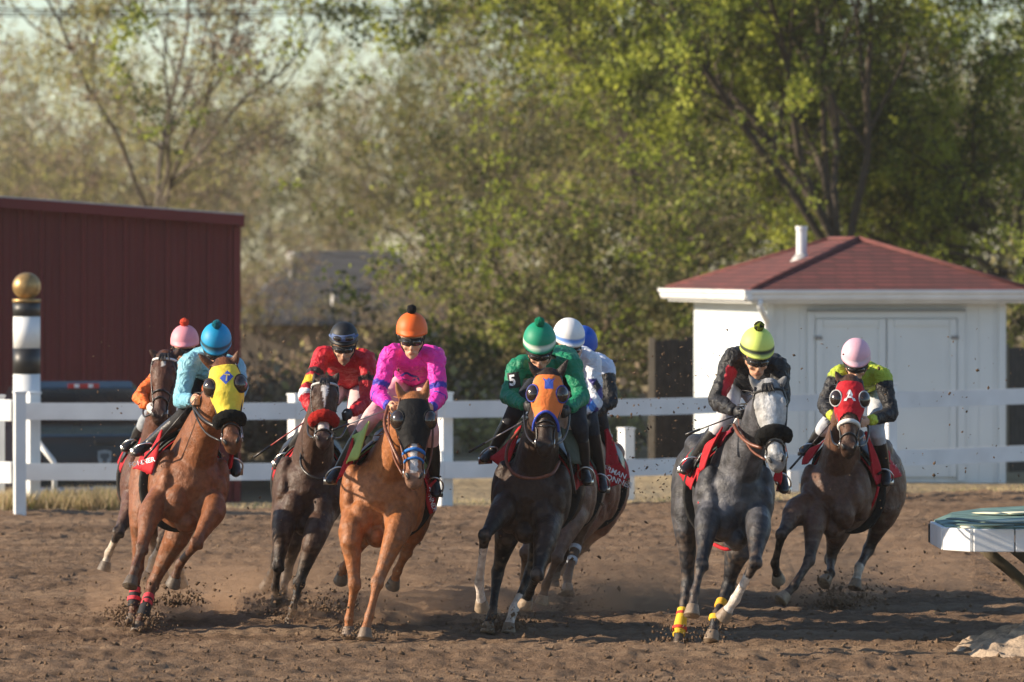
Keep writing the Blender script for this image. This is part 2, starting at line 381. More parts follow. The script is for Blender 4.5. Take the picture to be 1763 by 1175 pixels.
for s0, s1 in ((.09, -hw_), (-hw_, -Wd - .22)):
    z0, z1 = e0 - (s0 * slope if s0 > -hw_ else -hw_ * -slope * -1), 0
    za = e0 - s0 * slope if s0 > -hw_ + .01 else e0 + hw_ * slope; zb = e0 + hw_ * slope if s1 > -hw_ - .01 else e0 - .22 * slope
    q4 = [(s0, -.25, za), (s1, -.25, zb), (s1, Dp, zb), (s0, Dp, za)]
    g.add([put((a, b, c + .02), c0, ax, ay) for a, b, c in q4] + [put((a, b, c - .06), c0, ax, ay) for a, b, c in q4], [(0, 1, 2, 3), (7, 6, 5, 4), (0, 4, 5, 1), (1, 5, 6, 2), (2, 6, 7, 3), (3, 7, 4, 0)])
finish('roof', g, plain('galvanised_roof', (.45, .44, .42), .45, .1), rb, smooth=False)
g = G(); g.beam(put((.11, -.28, e0 - .075 - .10 * slope), c0, ax, ay), put((-hw_, -.28, e0 - .075 + hw_ * slope), c0, ax, ay), .05, .15); g.beam(put((.07, -.26, e0 - .10), c0, ax, ay), put((.07, Dp, e0 - .10), c0, ax, ay), .08, .16)
finish('roof_trim', g, 'red_metal', rb, smooth=False)
g = G(); g.beam(put((.02, -.03, -.6), c0, ax, ay), put((.02, -.03, e0 - .16), c0, ax, ay), .10, .10, up=(0, 1, 0)); finish('corner_trim', g, 'red_metal', rb, smooth=False)

# ------------------------------------------------------------------ white shed
th = R(10); ax = np.array((math.cos(th), math.sin(th), 0)); ay = np.array((-math.sin(th), math.cos(th), 0))
c0 = np.array(tuple(P(1325, 455, 75.6))); c0[2] = 0
sh = empty('shed', tuple(c0)); tag(sh, 'small white shed with a red hipped shingle roof and double doors', 'shed')
M['siding'] = plain('white_siding', (.60, .645, .66), .6, .05, 1.2, .1, 40)
W_, D_, Hh = 3.18, 4.9, 2.42
def panel_wall(p0, p1, n_out, z0, z1, gaps):
    """boards with narrow grooves"""
    g = G(); p0, p1, n_out = np.array(p0), np.array(p1), np.array(n_out); L = np.linalg.norm(p1 - p0); d = (p1 - p0) / L; x = 0; pr = []
    while x < L - .01:
        b = min(x + .205, L); pr += [(x, 0), (b - .007, 0), (b - .007, -gaps), (b, -gaps)]; x = b
    vs = []
    for a, b in pr: vs += [p0 + d * a + n_out * b + np.array((0, 0, z0)), p0 + d * a + n_out * b + np.array((0, 0, z1))]
    g.add(vs, [(2 * i, 2 * i + 2, 2 * i + 3, 2 * i + 1) for i in range(len(pr) - 1)]); return g
Q = lambda a, b, z=0: c0 + ax * a + ay * b + np.array((0, 0, z))
for p0, p1, no in ((Q(0, 0), Q(W_, 0), -ay), (Q(0, D_), Q(0, 0), -ax), (Q(W_, 0), Q(W_, D_), ax), (Q(W_, D_), Q(0, D_), ay)):
    finish('wall', panel_wall(p0, p1, no, -.05, Hh, .006), 'siding', sh, smooth=False)
ov = .33; ez = Hh + .14; rise = .68; hwid = W_ / 2 + ov
ea = [Q(-ov, -ov, ez), Q(W_ + ov, -ov, ez), Q(W_ + ov, D_ + ov, ez), Q(-ov, D_ + ov, ez)]; rA, rB = Q(W_ / 2, hwid - ov, ez + rise), Q(W_ / 2, D_ + ov - hwid, ez + rise)
m, nt, bs = new_mat('red_shingles'); tc = N(nt, 'ShaderNodeTexCoord'); bt = N(nt, 'ShaderNodeTexBrick'); 
mp = N(nt, 'ShaderNodeMapping'); mp.inputs['Scale'].default_value = (1, 1, 1)
geo = N(nt, 'ShaderNodeNewGeometry'); sx = N(nt, 'ShaderNodeSeparateXYZ'); nt.links.new(geo.outputs['Position'], sx.inputs[0]); ad = N(nt, 'ShaderNodeMath', operation='ADD'); nt.links.new(sx.outputs[0], ad.inputs[0]); nt.links.new(sx.outputs[1], ad.inputs[1])
cm = N(nt, 'ShaderNodeCombineXYZ'); nt.links.new(ad.outputs[0], cm.inputs[0]); nt.links.new(sx.outputs[2], cm.inputs[1]); nt.links.new(cm.outputs[0], bt.inputs['Vector'])
bt.inputs['Scale'].default_value = 1; bt.inputs['Brick Width'].default_value = .30; bt.inputs['Row Height'].default_value = .052; bt.inputs['Mortar Size'].default_value = .009
bt.inputs['Color1'].default_value = (.115, .034, .030, 1); bt.inputs['Color2'].default_value = (.185, .048, .040, 1); bt.inputs['Mortar'].default_value = (.045, .014, .012, 1)
nn = N(nt, 'ShaderNodeTexNoise', Scale=40.0, Detail=4.0); nt.links.new(geo.outputs['Position'], nn.inputs['Vector']); mi = N(nt, 'ShaderNodeMix', data_type='RGBA', blend_type='OVERLAY'); mi.inputs[0].default_value = .35
nt.links.new(bt.outputs['Color'], mi.inputs[6]); nt.links.new(nn.outputs['Fac'], mi.inputs[7]); nt.links.new(mi.outputs[2], bs.inputs['Base Color']); bs.inputs['Roughness'].default_value = .9; bump(nt, bs, bt.outputs['Fac'], -.6, .02)
M['shingle'] = m
g = G(); g.add(ea + [rA, rB], [(0, 1, 4), (1, 2, 5, 4), (2, 3, 5), (3, 0, 4, 5), (3, 2, 1, 0)]); rf = finish('roof', g, 'shingle', sh, smooth=False)
g = G()
for a, b in ((ea[0], rA), (ea[1], rA), (ea[2], rB), (ea[3], rB), (rA, rB)): g.tube([a + np.array((0, 0, .005)), b + np.array((0, 0, .012))], .035, 6, 1)
finish('ridge_cap', g, plain('dark_red_cap', (.12, .036, .032), .9, .2), rf)
g = G()   # soffit and fascia
for a, b in ((0, 1), (1, 2), (2, 3), (3, 0)):
    d = unit(ea[b] - ea[a]); nrm = np.cross(d, (0, 0, 1)); g.beam(ea[a] - nrm * .03 + d * .03 - np.array((0, 0, .095)), ea[b] - nrm * .03 - d * .03 - np.array((0, 0, .095)), .025, .17)
g.add([e_ * 1.0 - np.array((0, 0, .15)) for e_ in ea], [(0, 1, 2, 3)]); finish('fascia', g, 'white', sh, smooth=False)
for a, b in ((0, 1), (3, 0)):   # gutters
    d = unit(ea[b] - ea[a]); nrm = np.cross(d, (0, 0, 1)); pr = [(0.0, -.13), (.055, -.13), (.075, -.09), (.075, -.065), (.105, -.03), (.105, .008), (.095, .008), (.09, -.025), (.0, -.02)]
    vs = []; 
    for e_, s_ in ((ea[a], -.10), (ea[b], .10)):
        vs += [e_ + d * s_ * 1.0 + nrm * p_[0] + np.array((0, 0, p_[1] - .01)) for p_ in pr]
    k = len(pr); g = G(); g.add(vs, [(i, (i + 1) % k, k + (i + 1) % k, k + i) for i in range(k)] + [tuple(range(k))[::-1], tuple(range(k, 2 * k))]); finish('gutter', g, 'white', sh, smooth=False)
g = G(); dn = [Q(-ov + .12, -ov - .04, ez - .13), Q(-ov + .12, -ov - .04, ez - .24), Q(-.08, -.16, ez - .40), Q(-.05, -.05, ez - .50), Q(-.05, -.05, 1.2), Q(-.05, -.05, .1)]
g.loft(dn, .035, .028, (1, 0, 0), 10, 2, ex=4); finish('downspout', g, 'white', sh)
vb = ea[3] * .38 + ea[0] * .22 + rA * .30 + rB * .10 
pv = P(1380, 440, 77.6); pv = np.array(tuple(pv)); g = G(); g.loft([pv - np.array((0, 0, .1)), pv + np.array((0, 0, .34)), pv + np.array((0, 0, .345)), pv + np.array((0, 0, .40))], (.072, .072, .082, .082), (.072, .072, .082, .082), (1, 0, 0), 20, 1); vp = finish('vent_pipe', g, 'white', rf, smooth=False)
g = G(); g.loft([pv - np.array((0, 0, .12)), pv + np.array((0, 0, .02))], (.18, .08), (.18, .08), (1, 0, 0), 20, 1); finish('pipe_flashing', g, plain('grey_flashing', (.42, .41, .40), .5, .1), vp)
# double door with frame, hinges
d0, d1, dz = .62, 2.55, 2.17; dr = []
for a, b in ((d0, (d0 + d1) / 2 - .006), ((d0 + d1) / 2 + .006, d1)):
    g = panel_wall(Q(a, -.035), Q(b, -.035), -ay, .06, dz, .0015); g.beam(Q(a + .05, -.04, .06), Q(a + .05, -.04, dz), .09, .03, up=-ay); g.beam(Q(b - .05, -.04, .06), Q(b - .05, -.04, dz), .09, .03, up=-ay); g.beam(Q(a + .1, -.04, dz - .05), Q(b - .1, -.04, dz - .05), .03, .09)
    do = finish('door', g, 'siding', sh, smooth=False)
    for z in (.35, 1.1, 1.92):
        g = G(); xx = a + .03 if a < 1 else b - .03; g.box(Q(xx, -.062, z), (.10, .012, .05), th); finish('hinge', g, plain('grey_hinge', (.25, .25, .25), .5, .1), do)
g = G(); g.beam(Q(d0 - .06, -.03, 0), Q(d0 - .06, -.02, dz + .10), .10, .03, up=-ay); g.beam(Q(d1 + .06, -.03, 0), Q(d1 + .06, -.02, dz + .10), .10, .03, up=-ay); g.beam(Q(d0 - .01, -.03, dz + .055), Q(d1 + .01, -.03, dz + .055), .03, .09); finish('door_frame', g, 'siding', sh, smooth=False)
g = G(); g.beam(Q(d0 - .11, -.06, dz + .115), Q(d1 + .11, -.06, dz + .115), .09, .025); finish('drip_edge', g, plain('grey_drip_edge', (.20, .22, .24), .6, .1), sh, smooth=False)
for a in (0, W_):
    g = G(); g.beam(Q(a, -.02, -.04), Q(a, -.02, Hh), .10, .03, up=-ay); finish('corner_board', g, 'siding', sh, smooth=False)

# ------------------------------------------------------------------ fences and posts
fp = [(-30, 67.25), (45, 67.4), (450, 67.5), (765, 67.9), (1100, 68.4), (1400, 69.9), (1763, 72.2), (2000, 74.5)]
fpx = [p[0] for p in fp]; fY = lambda px: float(np.interp(px, fpx, [p[1] for p in fp]))
topy = lambda px: float(np.interp(px, [45, 450, 765, 1100, 1400, 1763, 2000], [693, 693, 690, 686, 678, 668, 661])); lowy = lambda px: float(np.interp(px, [45, 450, 765, 1100, 1400, 1763, 2000], [797, 797, 794, 790, 780, 766, 758]))
p0 = P(510, 862, fY(510)); fe = empty('rail_fence', (p0.x, p0.y, 0)); tag(fe, 'long white two rail fence along the outer edge of the track', 'fence')
seams = [45, 510, 765, 1020, 1275, 1530, 1785, 2000]
for fn in (topy, lowy):
    for a, b in zip(seams[:-1], seams[1:]):
        xs = np.linspace(a, b, 6); g = G(); pts = [v3q for v3q in (np.array(tuple(P(x, fn(x), fY(x)))) - np.array((0, .10, .105)) for x in xs)]
        g.loft(pts, .022, .104, (0, 1, 0), 4, 1, ex=2); g2 = G()
        sd_ = np.array((0, 1., 0)); vs = []
        for p in pts: vs += [p + sd_ * y_ + np.array((0, 0, z_)) for y_, z_ in ((-.025, -.10), (.025, -.10), (.025, .10), (-.025, .10))]
        vs = np.array(vs); vs[:4, 0] += .003; vs[-4:, 0] -= .003
        g2.add(vs, [(4 * i + k, 4 * i + 4 + k, 4 * i + 4 + (k + 1) % 4, 4 * i + (k + 1) % 4) for i in range(len(pts) - 1) for k in range(4)] + [(3, 2, 1, 0), tuple(range(len(vs) - 4, len(vs)))])
        finish('rail', g2, 'white', fe, smooth=False)
def square_post(parent, px, Yp, z1, s=.15, rot=38, zb=-.25, name='post'):
    p = P(px, 455, Yp); g = G(); g.box((p.x, p.y, (z1 + zb) / 2), (s, s, z1 - zb), R(rot)); g.box((p.x, p.y, z1 + .012), (s + .02, s + .02, .024), R(rot)); return finish(name, g, 'white', parent, smooth=False, bevel=.006)
for px in (510, 765, 1020, 1275, 1530, 1785): square_post(fe, px, fY(px) + .06, CAM_H - (topy(px) - 11 - 455) / 9794 * fY(px))
square_post(fe, 55, 67.55, 1.36, .15, 38)
cf = empty('rail_fence', tuple(P(34, 885, 66.0))); tag(cf, 'short white fence meeting the long fence at its left corner', 'fence')
square_post(cf, 34, 66.0, 1.40, .13, 15); square_post(cf, -1, 68.6, 1.30, .12, 10)
for yy in (707, 814):
    a, b = np.array(tuple(P(21, yy, 66.05))), np.array(tuple(P(-110, yy - 3, 66.75))); g = G(); g.beam(a, b, .06, .25); g.beam(a + unit(a - b) * .0 + np.array((.035, .02, 0)), a + np.array((.10, .05, 0)), .055, .20); finish('rail', g, 'white', cf, smooth=False, bevel=.004)
pp = P(46, 870, 68.4); pole = empty('marker_pole', (pp.x, pp.y, 0)); tag(pole, 'black and white banded furlong pole topped by a gold ball', 'pole')
zz = lambda py: CAM_H - (py - HY) / FPX * 68.4
def ring_part(name, y0, y1, r, mat):
    g = G(); g.loft([(pp.x, pp.y, zz(y0)), (pp.x, pp.y, zz(y1))], r, r, (1, 0, 0), 32, 1); o = finish(name, g, mat, pole, smooth=False)
    o.data.polygons.foreach_set('use_smooth', [len(p.vertices) == 4 for p in o.data.polygons]); return o
ring_part('pole_shaft', 890, 644, .163, 'white'); ring_part('black_band', 644, 600, .166, 'black'); ring_part('white_band', 600, 545, .163, 'white'); ring_part('black_band', 545, 521, .166, 'black')
M['gold'] = plain('worn_gold_paint', (.36, .23, .09), .42, .35, 12, metal=.5); ring_part('collar', 521, 515, .172, 'gold')
g = G(); g.ell((pp.x, pp.y, zz(493)), ((.172, 0, 0), (0, .172, 0), (0, 0, .165)), 36); finish('gold_ball', g, 'gold', pole)
g = G(); g.tube([P(64, 760, 69), P(92, 795, 69), P(94, 800, 69), P(94, 868, 69)], .035, 8, 1); o = finish('bent_pipe', g, 'white', None, origin=tuple(P(94, 866, 69))); tag(o, 'bent white pipe rising from dry grass beside the banded pole', 'pipe')
o = square_post(None, 1078, 70.2, .86, .15, 35, name='short_post'); tag(o, 'short white post standing behind the fence left of the shed', 'post')
o = square_post(None, 1366, 73.2, .34, .13, 10, name='short_post'); tag(o, 'low white stub post in front of the shed wall', 'post')
M['dark_wood'] = plain('dark_fence_wood', (.045, .034, .026), .9, .35, 8, .5, 30)
for lab, a, b, Ya, Yb, y0 in (('dark brown plank fence standing left of the shed', 1128, 1215, 82, 82.6, 588), ('dark weathered plank fence standing right of the shed', 1738, 1990, 80, 84, 600)):
    A_, B_ = np.array(tuple(P(a, y0, Ya))), np.array(tuple(P(b, y0 - 8, Yb))); L = np.linalg.norm(B_ - A_); pf_ = empty('plank_fence', (A_[0], A_[1], 0)); tag(pf_, lab, 'fence'); g = G(); k = 0; rq = random.Random(5)
    while k * .145 < L:
        c = A_ + (B_ - A_) * ((k + .5) * .145 / L); h_ = c[2] + rq.uniform(-.02, .02); g.box((c[0], c[1] + rq.uniform(0, .012), h_ / 2 - .1), (.138, .022, h_ + .2), math.atan2(B_[1] - A_[1], B_[0] - A_[0])); k += 1
    finish('planks', g, 'dark_wood', pf_, smooth=False)
    for z in (.4, 1.45): g = G(); g.beam(A_ * [1, 1, 0] + np.array((0, .05, z)), B_ * [1, 1, 0] + np.array((0, .05, z)), .04, .09); finish('cross_rail', g, 'dark_wood', pf_, smooth=False)
    g = G(); g.box((A_[0] - .05, A_[1] + .02, A_[2] / 2), (.09, .09, A_[2] + .1)); finish('fence_post', g, plain('pale_post', (.22, .18, .13), .9, .2), pf_, smooth=False)

# ------------------------------------------------------------------ inner rail at the lower right
Zr = .95; rp = lambda px, py, z=Zr: np.array(((px - CX) / (py - HY) * (CAM_H - z), (CAM_H - z) * FPX / (py - HY), z))
out = [rp(1606, 898), rp(1626, 908), rp(1675, 911), rp(1747, 911), rp(1860, 911), rp(2050, 914)]; back = [rp(2050, 876), rp(1763, 880), rp(1690, 884), rp(1640, 891)]
ir = empty('inner_rail', (out[2][0], out[2][1], 0)); tag(ir, 'white safety rail with a worn green cover at the inside of the bend', 'rail')
cen = sum(out[1:4]) / 3 + np.array((.2, .8, 0))
for a, b in zip(out[:-1], out[1:]):
    g = G(); d = unit(b - a); g.beam(a + d * .004 - np.array((0, 0, .085)), b - d * .004 - np.array((0, 0, .085)), .045, .17); finish('rail_panel', g, 'white', ir, smooth=False, bevel=.008)
M['green_cover'] = plain('worn_green_cover', (.13, .22, .18), .6, .5, 5, .3, 25); M['cream'] = plain('worn_cream_strip', (.62, .60, .45), .6, .2, 8)
g = G(); top = [p + (cen - p) * .02 + np.array((0, 0, .012)) for p in out] + [p + np.array((0, 0, .04)) for p in back]; k = len(top); g.add(top + [p - np.array((0, 0, .06)) for p in top], [tuple(range(k)), tuple(range(2 * k - 1, k - 1, -1))] + [(i, k + i, k + (i + 1) % k, (i + 1) % k) for i in range(k)]); finish('top_cover', g, 'green_cover', ir, smooth=False)
for pts, w_ in ((([1700, 899], [1742, 897], [1800, 896]), .10), (([1700, 884], [1712, 883]), .14), (([1655, 908], [1676, 908]), .16), (([1730, 884], [1800, 881]), .10), (([1640, 893], [1668, 896], [1720, 901], [1790, 901]), .06), (([1650, 903], [1690, 905], [1745, 905]), .05)):
    g = G(); g.loft([rp(a, b, Zr + .045) for a, b in pts], w_, .008, (0, 1, 0), 6, 2); finish('cover_strip', g, 'cream' if w_ > .08 else plain('dark_green_strip', (.06, .10, .085), .6, .3), ir)
g = G(); e_ = out[0]; g.box(e_ + np.array((-.015, .03, -.09)), (.03, .10, .14)); finish('end_cap', g, 'black', ir, smooth=False)
M['olive'] = plain('weathered_post', (.10, .078, .048), .8, .3, 10, .3, 30)
for x0, x1 in ((1684, 1775), (1722, 1830)):
    g = G(); a = rp(x0, 936 - (0 if x0 < 1700 else 12), Zr - .19) + np.array((0, .25, 0)); b = a + np.array((.72, .05, -.62)); g.tube([a, a * .4 + b * .6, b + np.array((.06, 0, -.2)), b + np.array((.08, 0, -.45))], .045, 12, 3); finish('support_post', g, 'olive', ir)

# ------------------------------------------------------------------ pickup truck
th = R(12); hx = np.array((math.cos(th), math.sin(th), 0)); hy = np.array((-math.sin(th), math.cos(th), 0)); t0 = np.array(tuple(P(180, 455, 71.2))); t0[2] = -.55
T_ = lambda x, y, z: t0 + hx * x + hy * y + np.array((0, 0, z))
tk = empty('pickup_truck', tuple(t0)); tag(tk, 'dark blue pickup truck seen from behind beside the red building', 'truck')
M['truck'] = plain('dark_blue_paint', (.012, .026, .040), .14, .2, 3, coat=.7); M['glass'] = plain('dark_glass', (.012, .018, .024), .06, .1, 5, coat=.3); M['chrome'] = plain('chrome', (.55, .57, .60), .25, .08, 5, metal=.9)
M['lamp_red'] = plain('red_lamp_lens', (.45, .01, .015), .2, .1, 10, coat=.5)
def hull(sections, mat, name, parent, bev=.03):
    """closed body from a row of sections: (y, half width, z low, z high, half width at the top)"""
    g = G(); vs = []
    for y, w0, za, zb, w1 in sections: vs += [T_(-w0, y, za), T_(w0, y, za), T_(w0, y, za * .45 + zb * .55), T_(w1, y, zb), T_(-w1, y, zb), T_(-w0, y, za * .45 + zb * .55)]
    n = len(sections); g.add(vs, [(6 * i + k, 6 * i + (k + 1) % 6, 6 * i + 6 + (k + 1) % 6, 6 * i + 6 + k) for i in range(n - 1) for k in range(6)] + [(5, 4, 3, 2, 1, 0), tuple(range(6 * n - 6, 6 * n))]); return finish(name, g, mat, parent, smooth=False, bevel=bev)
hull([(.06, .97, .55, 1.32, .95), (1.95, .99, .50, 1.36, .96), (1.96, .99, .45, 1.34, .96), (4.0, .99, .45, 1.30, .95), (5.6, .95, .5, 1.15, .86), (5.75, .85, .55, 1.05, .75)], 'truck', 'body', tk)
cabo = hull([(1.98, .90, 1.32, 1.86, .62), (2.15, .90, 1.32, 1.94, .64), (3.3, .90, 1.32, 1.93, .64), (4.3, .92, 1.30, 1.36, .85)], 'truck', 'cab', tk, .10)
g = G(); g.add([T_(-.80, 1.962, 1.40), T_(.80, 1.962, 1.40), T_(.60, 1.962, 1.80), T_(-.60, 1.962, 1.80)], [(0, 1, 2, 3)]); finish('rear_window', g, 'glass', cabo, smooth=False)
for s in (-1, 1):
    g = G(); g.add([T_(s * .935, 2.2, 1.42), T_(s * .935, 3.9, 1.42), T_(s * .79, 3.3, 1.86), T_(s * .79, 2.25, 1.86)], [(0, 1, 2, 3)]); finish('side_window', g, 'glass', cabo, smooth=False)
g = G(); g.box(T_(0, 1.955, 1.885), (.40, .03, .06), th); bl = finish('brake_lamp', g, 'lamp_red', cabo, smooth=False)
for s in (-1, 1): g = G(); g.box(T_(s * .09, 1.935, 1.885), (.06, .012, .045), th); finish('clear_lens', g, 'white', bl, smooth=False)
tg = hull([(0, .80, .74, 1.31, .80), (.055, .80, .74, 1.31, .80)], 'truck', 'tailgate', tk, .02)
g = G(); shp = [(-.085, .09), (0, .105), (.085, .09), (.085, -.02), (.05, -.09), (0, -.115), (-.05, -.09), (-.085, -.02)]
g.add([T_(x, -.012, 1.02 + z) for x, z in shp] + [T_(x, .0, 1.02 + z) for x, z in shp], [tuple(range(8))] + [(i, (i + 1) % 8, 8 + (i + 1) % 8, 8 + i) for i in range(8)]); eb = finish('emblem', g, plain('dull_silver', (.22, .27, .31), .45, .1), tg, smooth=False)
g = G(); inn = [(-.055, .06), (.055, .06), (.06, .01), (.025, -.01), (.03, -.07), (0, -.085), (-.03, -.07), (-.025, -.01), (-.06, .01)]
g.add([T_(x, -.016, 1.02 + z) for x, z in inn] + [T_(0, -.016, 1.02)], [(i, (i + 1) % 9, 9) for i in range(9)]); finish('emblem_relief', g, plain('dark_silver', (.05, .07, .09), .45, .1), eb, smooth=False)
g = G(); g.box(T_(0, -.02, 1.22), (.26, .03, .06), th); finish('handle', g, 'black', tg, smooth=False, bevel=.008)
g = G(); g.loft([T_(-1.0, .12, .56), T_(-.9, -.06, .56), T_(-.4, -.12, .56), T_(.4, -.12, .56), T_(.9, -.06, .56), T_(1.0, .12, .56)], .05, .11, (0, 1, 0), 10, 2, ex=4); bp = finish('bumper', g, 'chrome', tk)
g = G(); g.box(T_(0, -.185, .60), (.31, .012, .16), th); pl = finish('licence_plate', g, plain('plate_face', (.36, .42, .46), .5, .25, 60), bp, smooth=False)
for s in (-1, 1):
    g = G(); g.box(T_(s * .885, .02, 1.02), (.16, .09, .44), th); finish('tail_lamp', g, 'lamp_red', tk, smooth=False, bevel=.02)
    for y in (1.05, 4.6):
        c = T_(s * .86, y, .40); g = G(); g.loft([c - hx * .13, c - hx * .12, c + hx * .12, c + hx * .13], (.34, .39, .39, .34), (.34, .39, .39, .34), (0, 0, 1), 28, 1); wl = finish('wheel', g, 'black', tk); g = G(); g.loft([c + hx * s * .10, c + hx * s * .138], (.24, .22), (.24, .22), (0, 0, 1), 20, 1); finish('rim', g, 'chrome', wl)

# ------------------------------------------------------------------ house far behind
ho = empty('house', tuple(P(590, 600, 116))); tag(ho, 'grey roofed house mostly hidden behind the bare brush', 'house')
M['grey_roof'] = plain('grey_shingles', (.05, .05, .055), .9, .25, 3, .5, 20)
hz = lambda px, py, Y: np.array(tuple(P(px, py, Y)))
e = [hz(395, 560, 112), hz(790, 560, 112), hz(790, 545, 124), hz(395, 545, 124)]; rl, rr_ = hz(520, 432, 118), hz(680, 432, 118)
g = G(); g.add(e + [rl, rr_], [(0, 1, 5, 4), (1, 2, 5), (2, 3, 4, 5), (3, 0, 4), (3, 2, 1, 0)]); rf = finish('roof', g, 'grey_roof', ho, smooth=False)
g = G(); wl_ = [p * .93 + (e[0] + e[2]) / 2 * .07 for p in e]
g.add([np.array((p[0], p[1], -1.0)) for p in wl_] + [np.array((p[0], p[1], p[2] - .02)) for p in wl_], [(0, 1, 5, 4), (1, 2, 6, 5), (2, 3, 7, 6), (3, 0, 4, 7)]); finish('wall', g, plain('tan_wall', (.30, .25, .20), .8, .15), ho, smooth=False)
for px, y0, y1, r_, Yv in ((505, 472, 433, .09, 114.6), (575, 527, 507, .06, 113)):
    g = G(); a, b = hz(px, y0 + 8, Yv), hz(px, y1, Yv); g.loft([a, a * .45 + b * .55, a * .4 + b * .6, b * .85 + a * .15, b], (r_, r_, r_ * (1.6 if r_ > .07 else 1), r_ * (1.6 if r_ > .07 else 1), r_), (r_, r_, r_ * (1.6 if r_ > .07 else 1), r_ * (1.6 if r_ > .07 else 1), r_), (1, 0, 0), 14, 1); finish('roof_vent', g, plain('weathered_white', (.55, .54, .52), .6, .1), rf)

# ------------------------------------------------------------------ trees and brush
def grow_tree(seed, H, trunk_r, limbs, nch, ratio, spread, wob, trop, leaf_lv, nleaf, lsize, pal, cluster=.22, base_fork=.22, droop=0.0, maxlv=4, squash=1.0):
    rq = np.random.RandomState(seed); g = G(); lp = []; cols = []
    def branch(p, d, L, r, lv):
        n = 6 if lv < 2 else 4; pts = [p]; d = unit(d)
        for k in range(n):
            d = unit(d + rq.randn(3) * wob * (1 + .3 * lv) + np.array((0, 0, trop - droop * lv * (k / n)))); pts.append(pts[-1] + d * L / n)
        rad = np.linspace(r, r * .45, n + 1); 
        if lv == 0: rad[0] *= 1.35
        g.loft(pts, np.maximum(rad, .006), np.maximum(rad, .006), unit(rq.randn(3)), 7 if lv < 2 else (5 if lv == 2 else 3), 2 if lv < 2 else 1, caps=False)
        pts = np.array(pts)
        if lv >= leaf_lv:
            m_ = rq.poisson(nleaf * (1 if lv == maxlv else .5)); tt = rq.rand(m_) ** .7 * n; i = np.minimum(tt.astype(int), n - 1); f = (tt - i)[:, None]
            cp_ = pts[i] * (1 - f) + pts[i + 1] * f + rq.randn(m_, 3) * cluster
            if m_ > 3: nc_ = max(2, m_ // 9); cp_ = cp_[rq.randint(0, nc_, m_)] + rq.randn(m_, 3) * .085
            lp.append(cp_)
        if lv < maxlv:
            for c in range(nch[lv]):
                t_ = (base_fork + (1 - base_fork) * rq.rand()) if lv else .72 + .28 * (c + .5) / nch[0]
                if lv and c == 0: t_ = 1.0
                i = min(int(t_ * n), n - 1); b = pts[i] + (pts[i + 1] - pts[i]) * (t_ * n - i); dd = pts[i + 1] - pts[i]; dd = unit(dd)
                o_ = unit(np.cross(dd, rq.randn(3))); an = spread[lv] * (.65 + .7 * rq.rand()); nd = dd * math.cos(an) + o_ * math.sin(an); nd[2] *= squash
                branch(b, nd, L * ratio[lv] * (.75 + .5 * rq.rand()), rad[i] * (.62 if lv else .6), lv + 1)
    branch(np.zeros(3) - np.array((0, 0, .2)), np.array((.04, 0, 1.)), H * limbs, trunk_r, 0)
    Lp = np.vstack(lp); n = len(Lp); a = rq.randn(n, 3); a /= np.linalg.norm(a, axis=1)[:, None]; b = np.cross(a, rq.randn(n, 3)); b /= np.linalg.norm(b, axis=1)[:, None]
    s = lsize * (.6 + .8 * rq.rand(n, 1)); V = np.stack([Lp - a * s * .5, Lp + b * s * .36, Lp + a * s * .62, Lp - b * s * .36], 1).reshape(-1, 3); F = np.arange(4 * n).reshape(-1, 4)
    pal = np.array(pal); cl = vnoise3(Lp + seed, 1.9); w_ = np.clip((cl - .5) * 3.2 + .5 + rq.randn(n) * .18, 0, .999); c = pal[(w_ * len(pal)).astype(int)]
    return g, (V, F.tolist(), np.repeat(c, 4, 0))
def tree_obj(mesh, loc, label, group=None, bark=(.085, .068, .052), name='tree'):
    g, (V, F, c) = mesh; o = empty(name, loc); tag(o, label, 'tree', group); L = np.array(loc)
    finish('trunk', (g.verts() + L, g.F), 'bark', o, colors=bark); finish('crown', (V + L, F), 'leaf', o, smooth=False, colors=c); return o
def copy_thing(o, loc, rot, sc):
    c = o.copy(); COL.objects.link(c); c.location = loc; c.rotation_euler = (0, 0, rot); c.scale = (sc[0], sc[0], sc[1])
    for ch in o.children:
        k = ch.copy(); COL.objects.link(k); k.parent = c
    return c
GREEN = [(.07, .085, .025), (.13, .155, .036), (.22, .265, .042), (.33, .375, .055), (.45, .48, .075)]
OLIVE = [(.12, .12, .05), (.20, .18, .075), (.28, .24, .10), (.32, .29, .10), (.22, .23, .065)]
BUD = [(.31, .24, .175), (.35, .29, .185), (.38, .335, .14), (.34, .345, .11), (.44, .40, .18)]
TAN = [(.32, .235, .165), (.38, .29, .20), (.42, .34, .22), (.34, .31, .13), (.40, .36, .15)]
big = grow_tree(11, 15, .21, .26, (7, 5, 5, 5), (1.9, .66, .60, .55), (.46, .70, .8, .9), .12, .06, 3, 120, .09, GREEN, cluster=.16, base_fork=.25)
tree_obj(big, (6.1, 101, 0), 'tall tree in fresh bright green leaf rising behind the white shed', bark=(.075, .060, .048))
mid = grow_tree(23, 14, .17, .24, (8, 6, 5, 4), (1.75, .62, .62, .55), (.80, .75, .8, .9), .14, .01, 3, 85, .088, OLIVE[1:4] + GREEN[1:5], cluster=.16, base_fork=.2, droop=.05)
tree_obj(mid, (1.6, 108, 0), 'spreading half leafed tree left of the tall green tree')
mid2 = grow_tree(31, 13, .22, .22, (7, 6, 5, 4), (1.8, .62, .62, .55), (.75, .75, .8, .9), .14, .02, 3, 90, .088, GREEN[:5], cluster=.16, base_fork=.2)
tree_obj(mid2, (11.2, 104, 0), 'green tree at the right edge beyond the shed roof')
low = grow_tree(57, 7.5, .11, .20, (8, 5, 5, 4), (1.9, .62, .62, .55), (.75, .75, .8, .9), .13, .02, 3, 34, .085, OLIVE[:3] + GREEN[:4], cluster=.16, base_fork=.15)
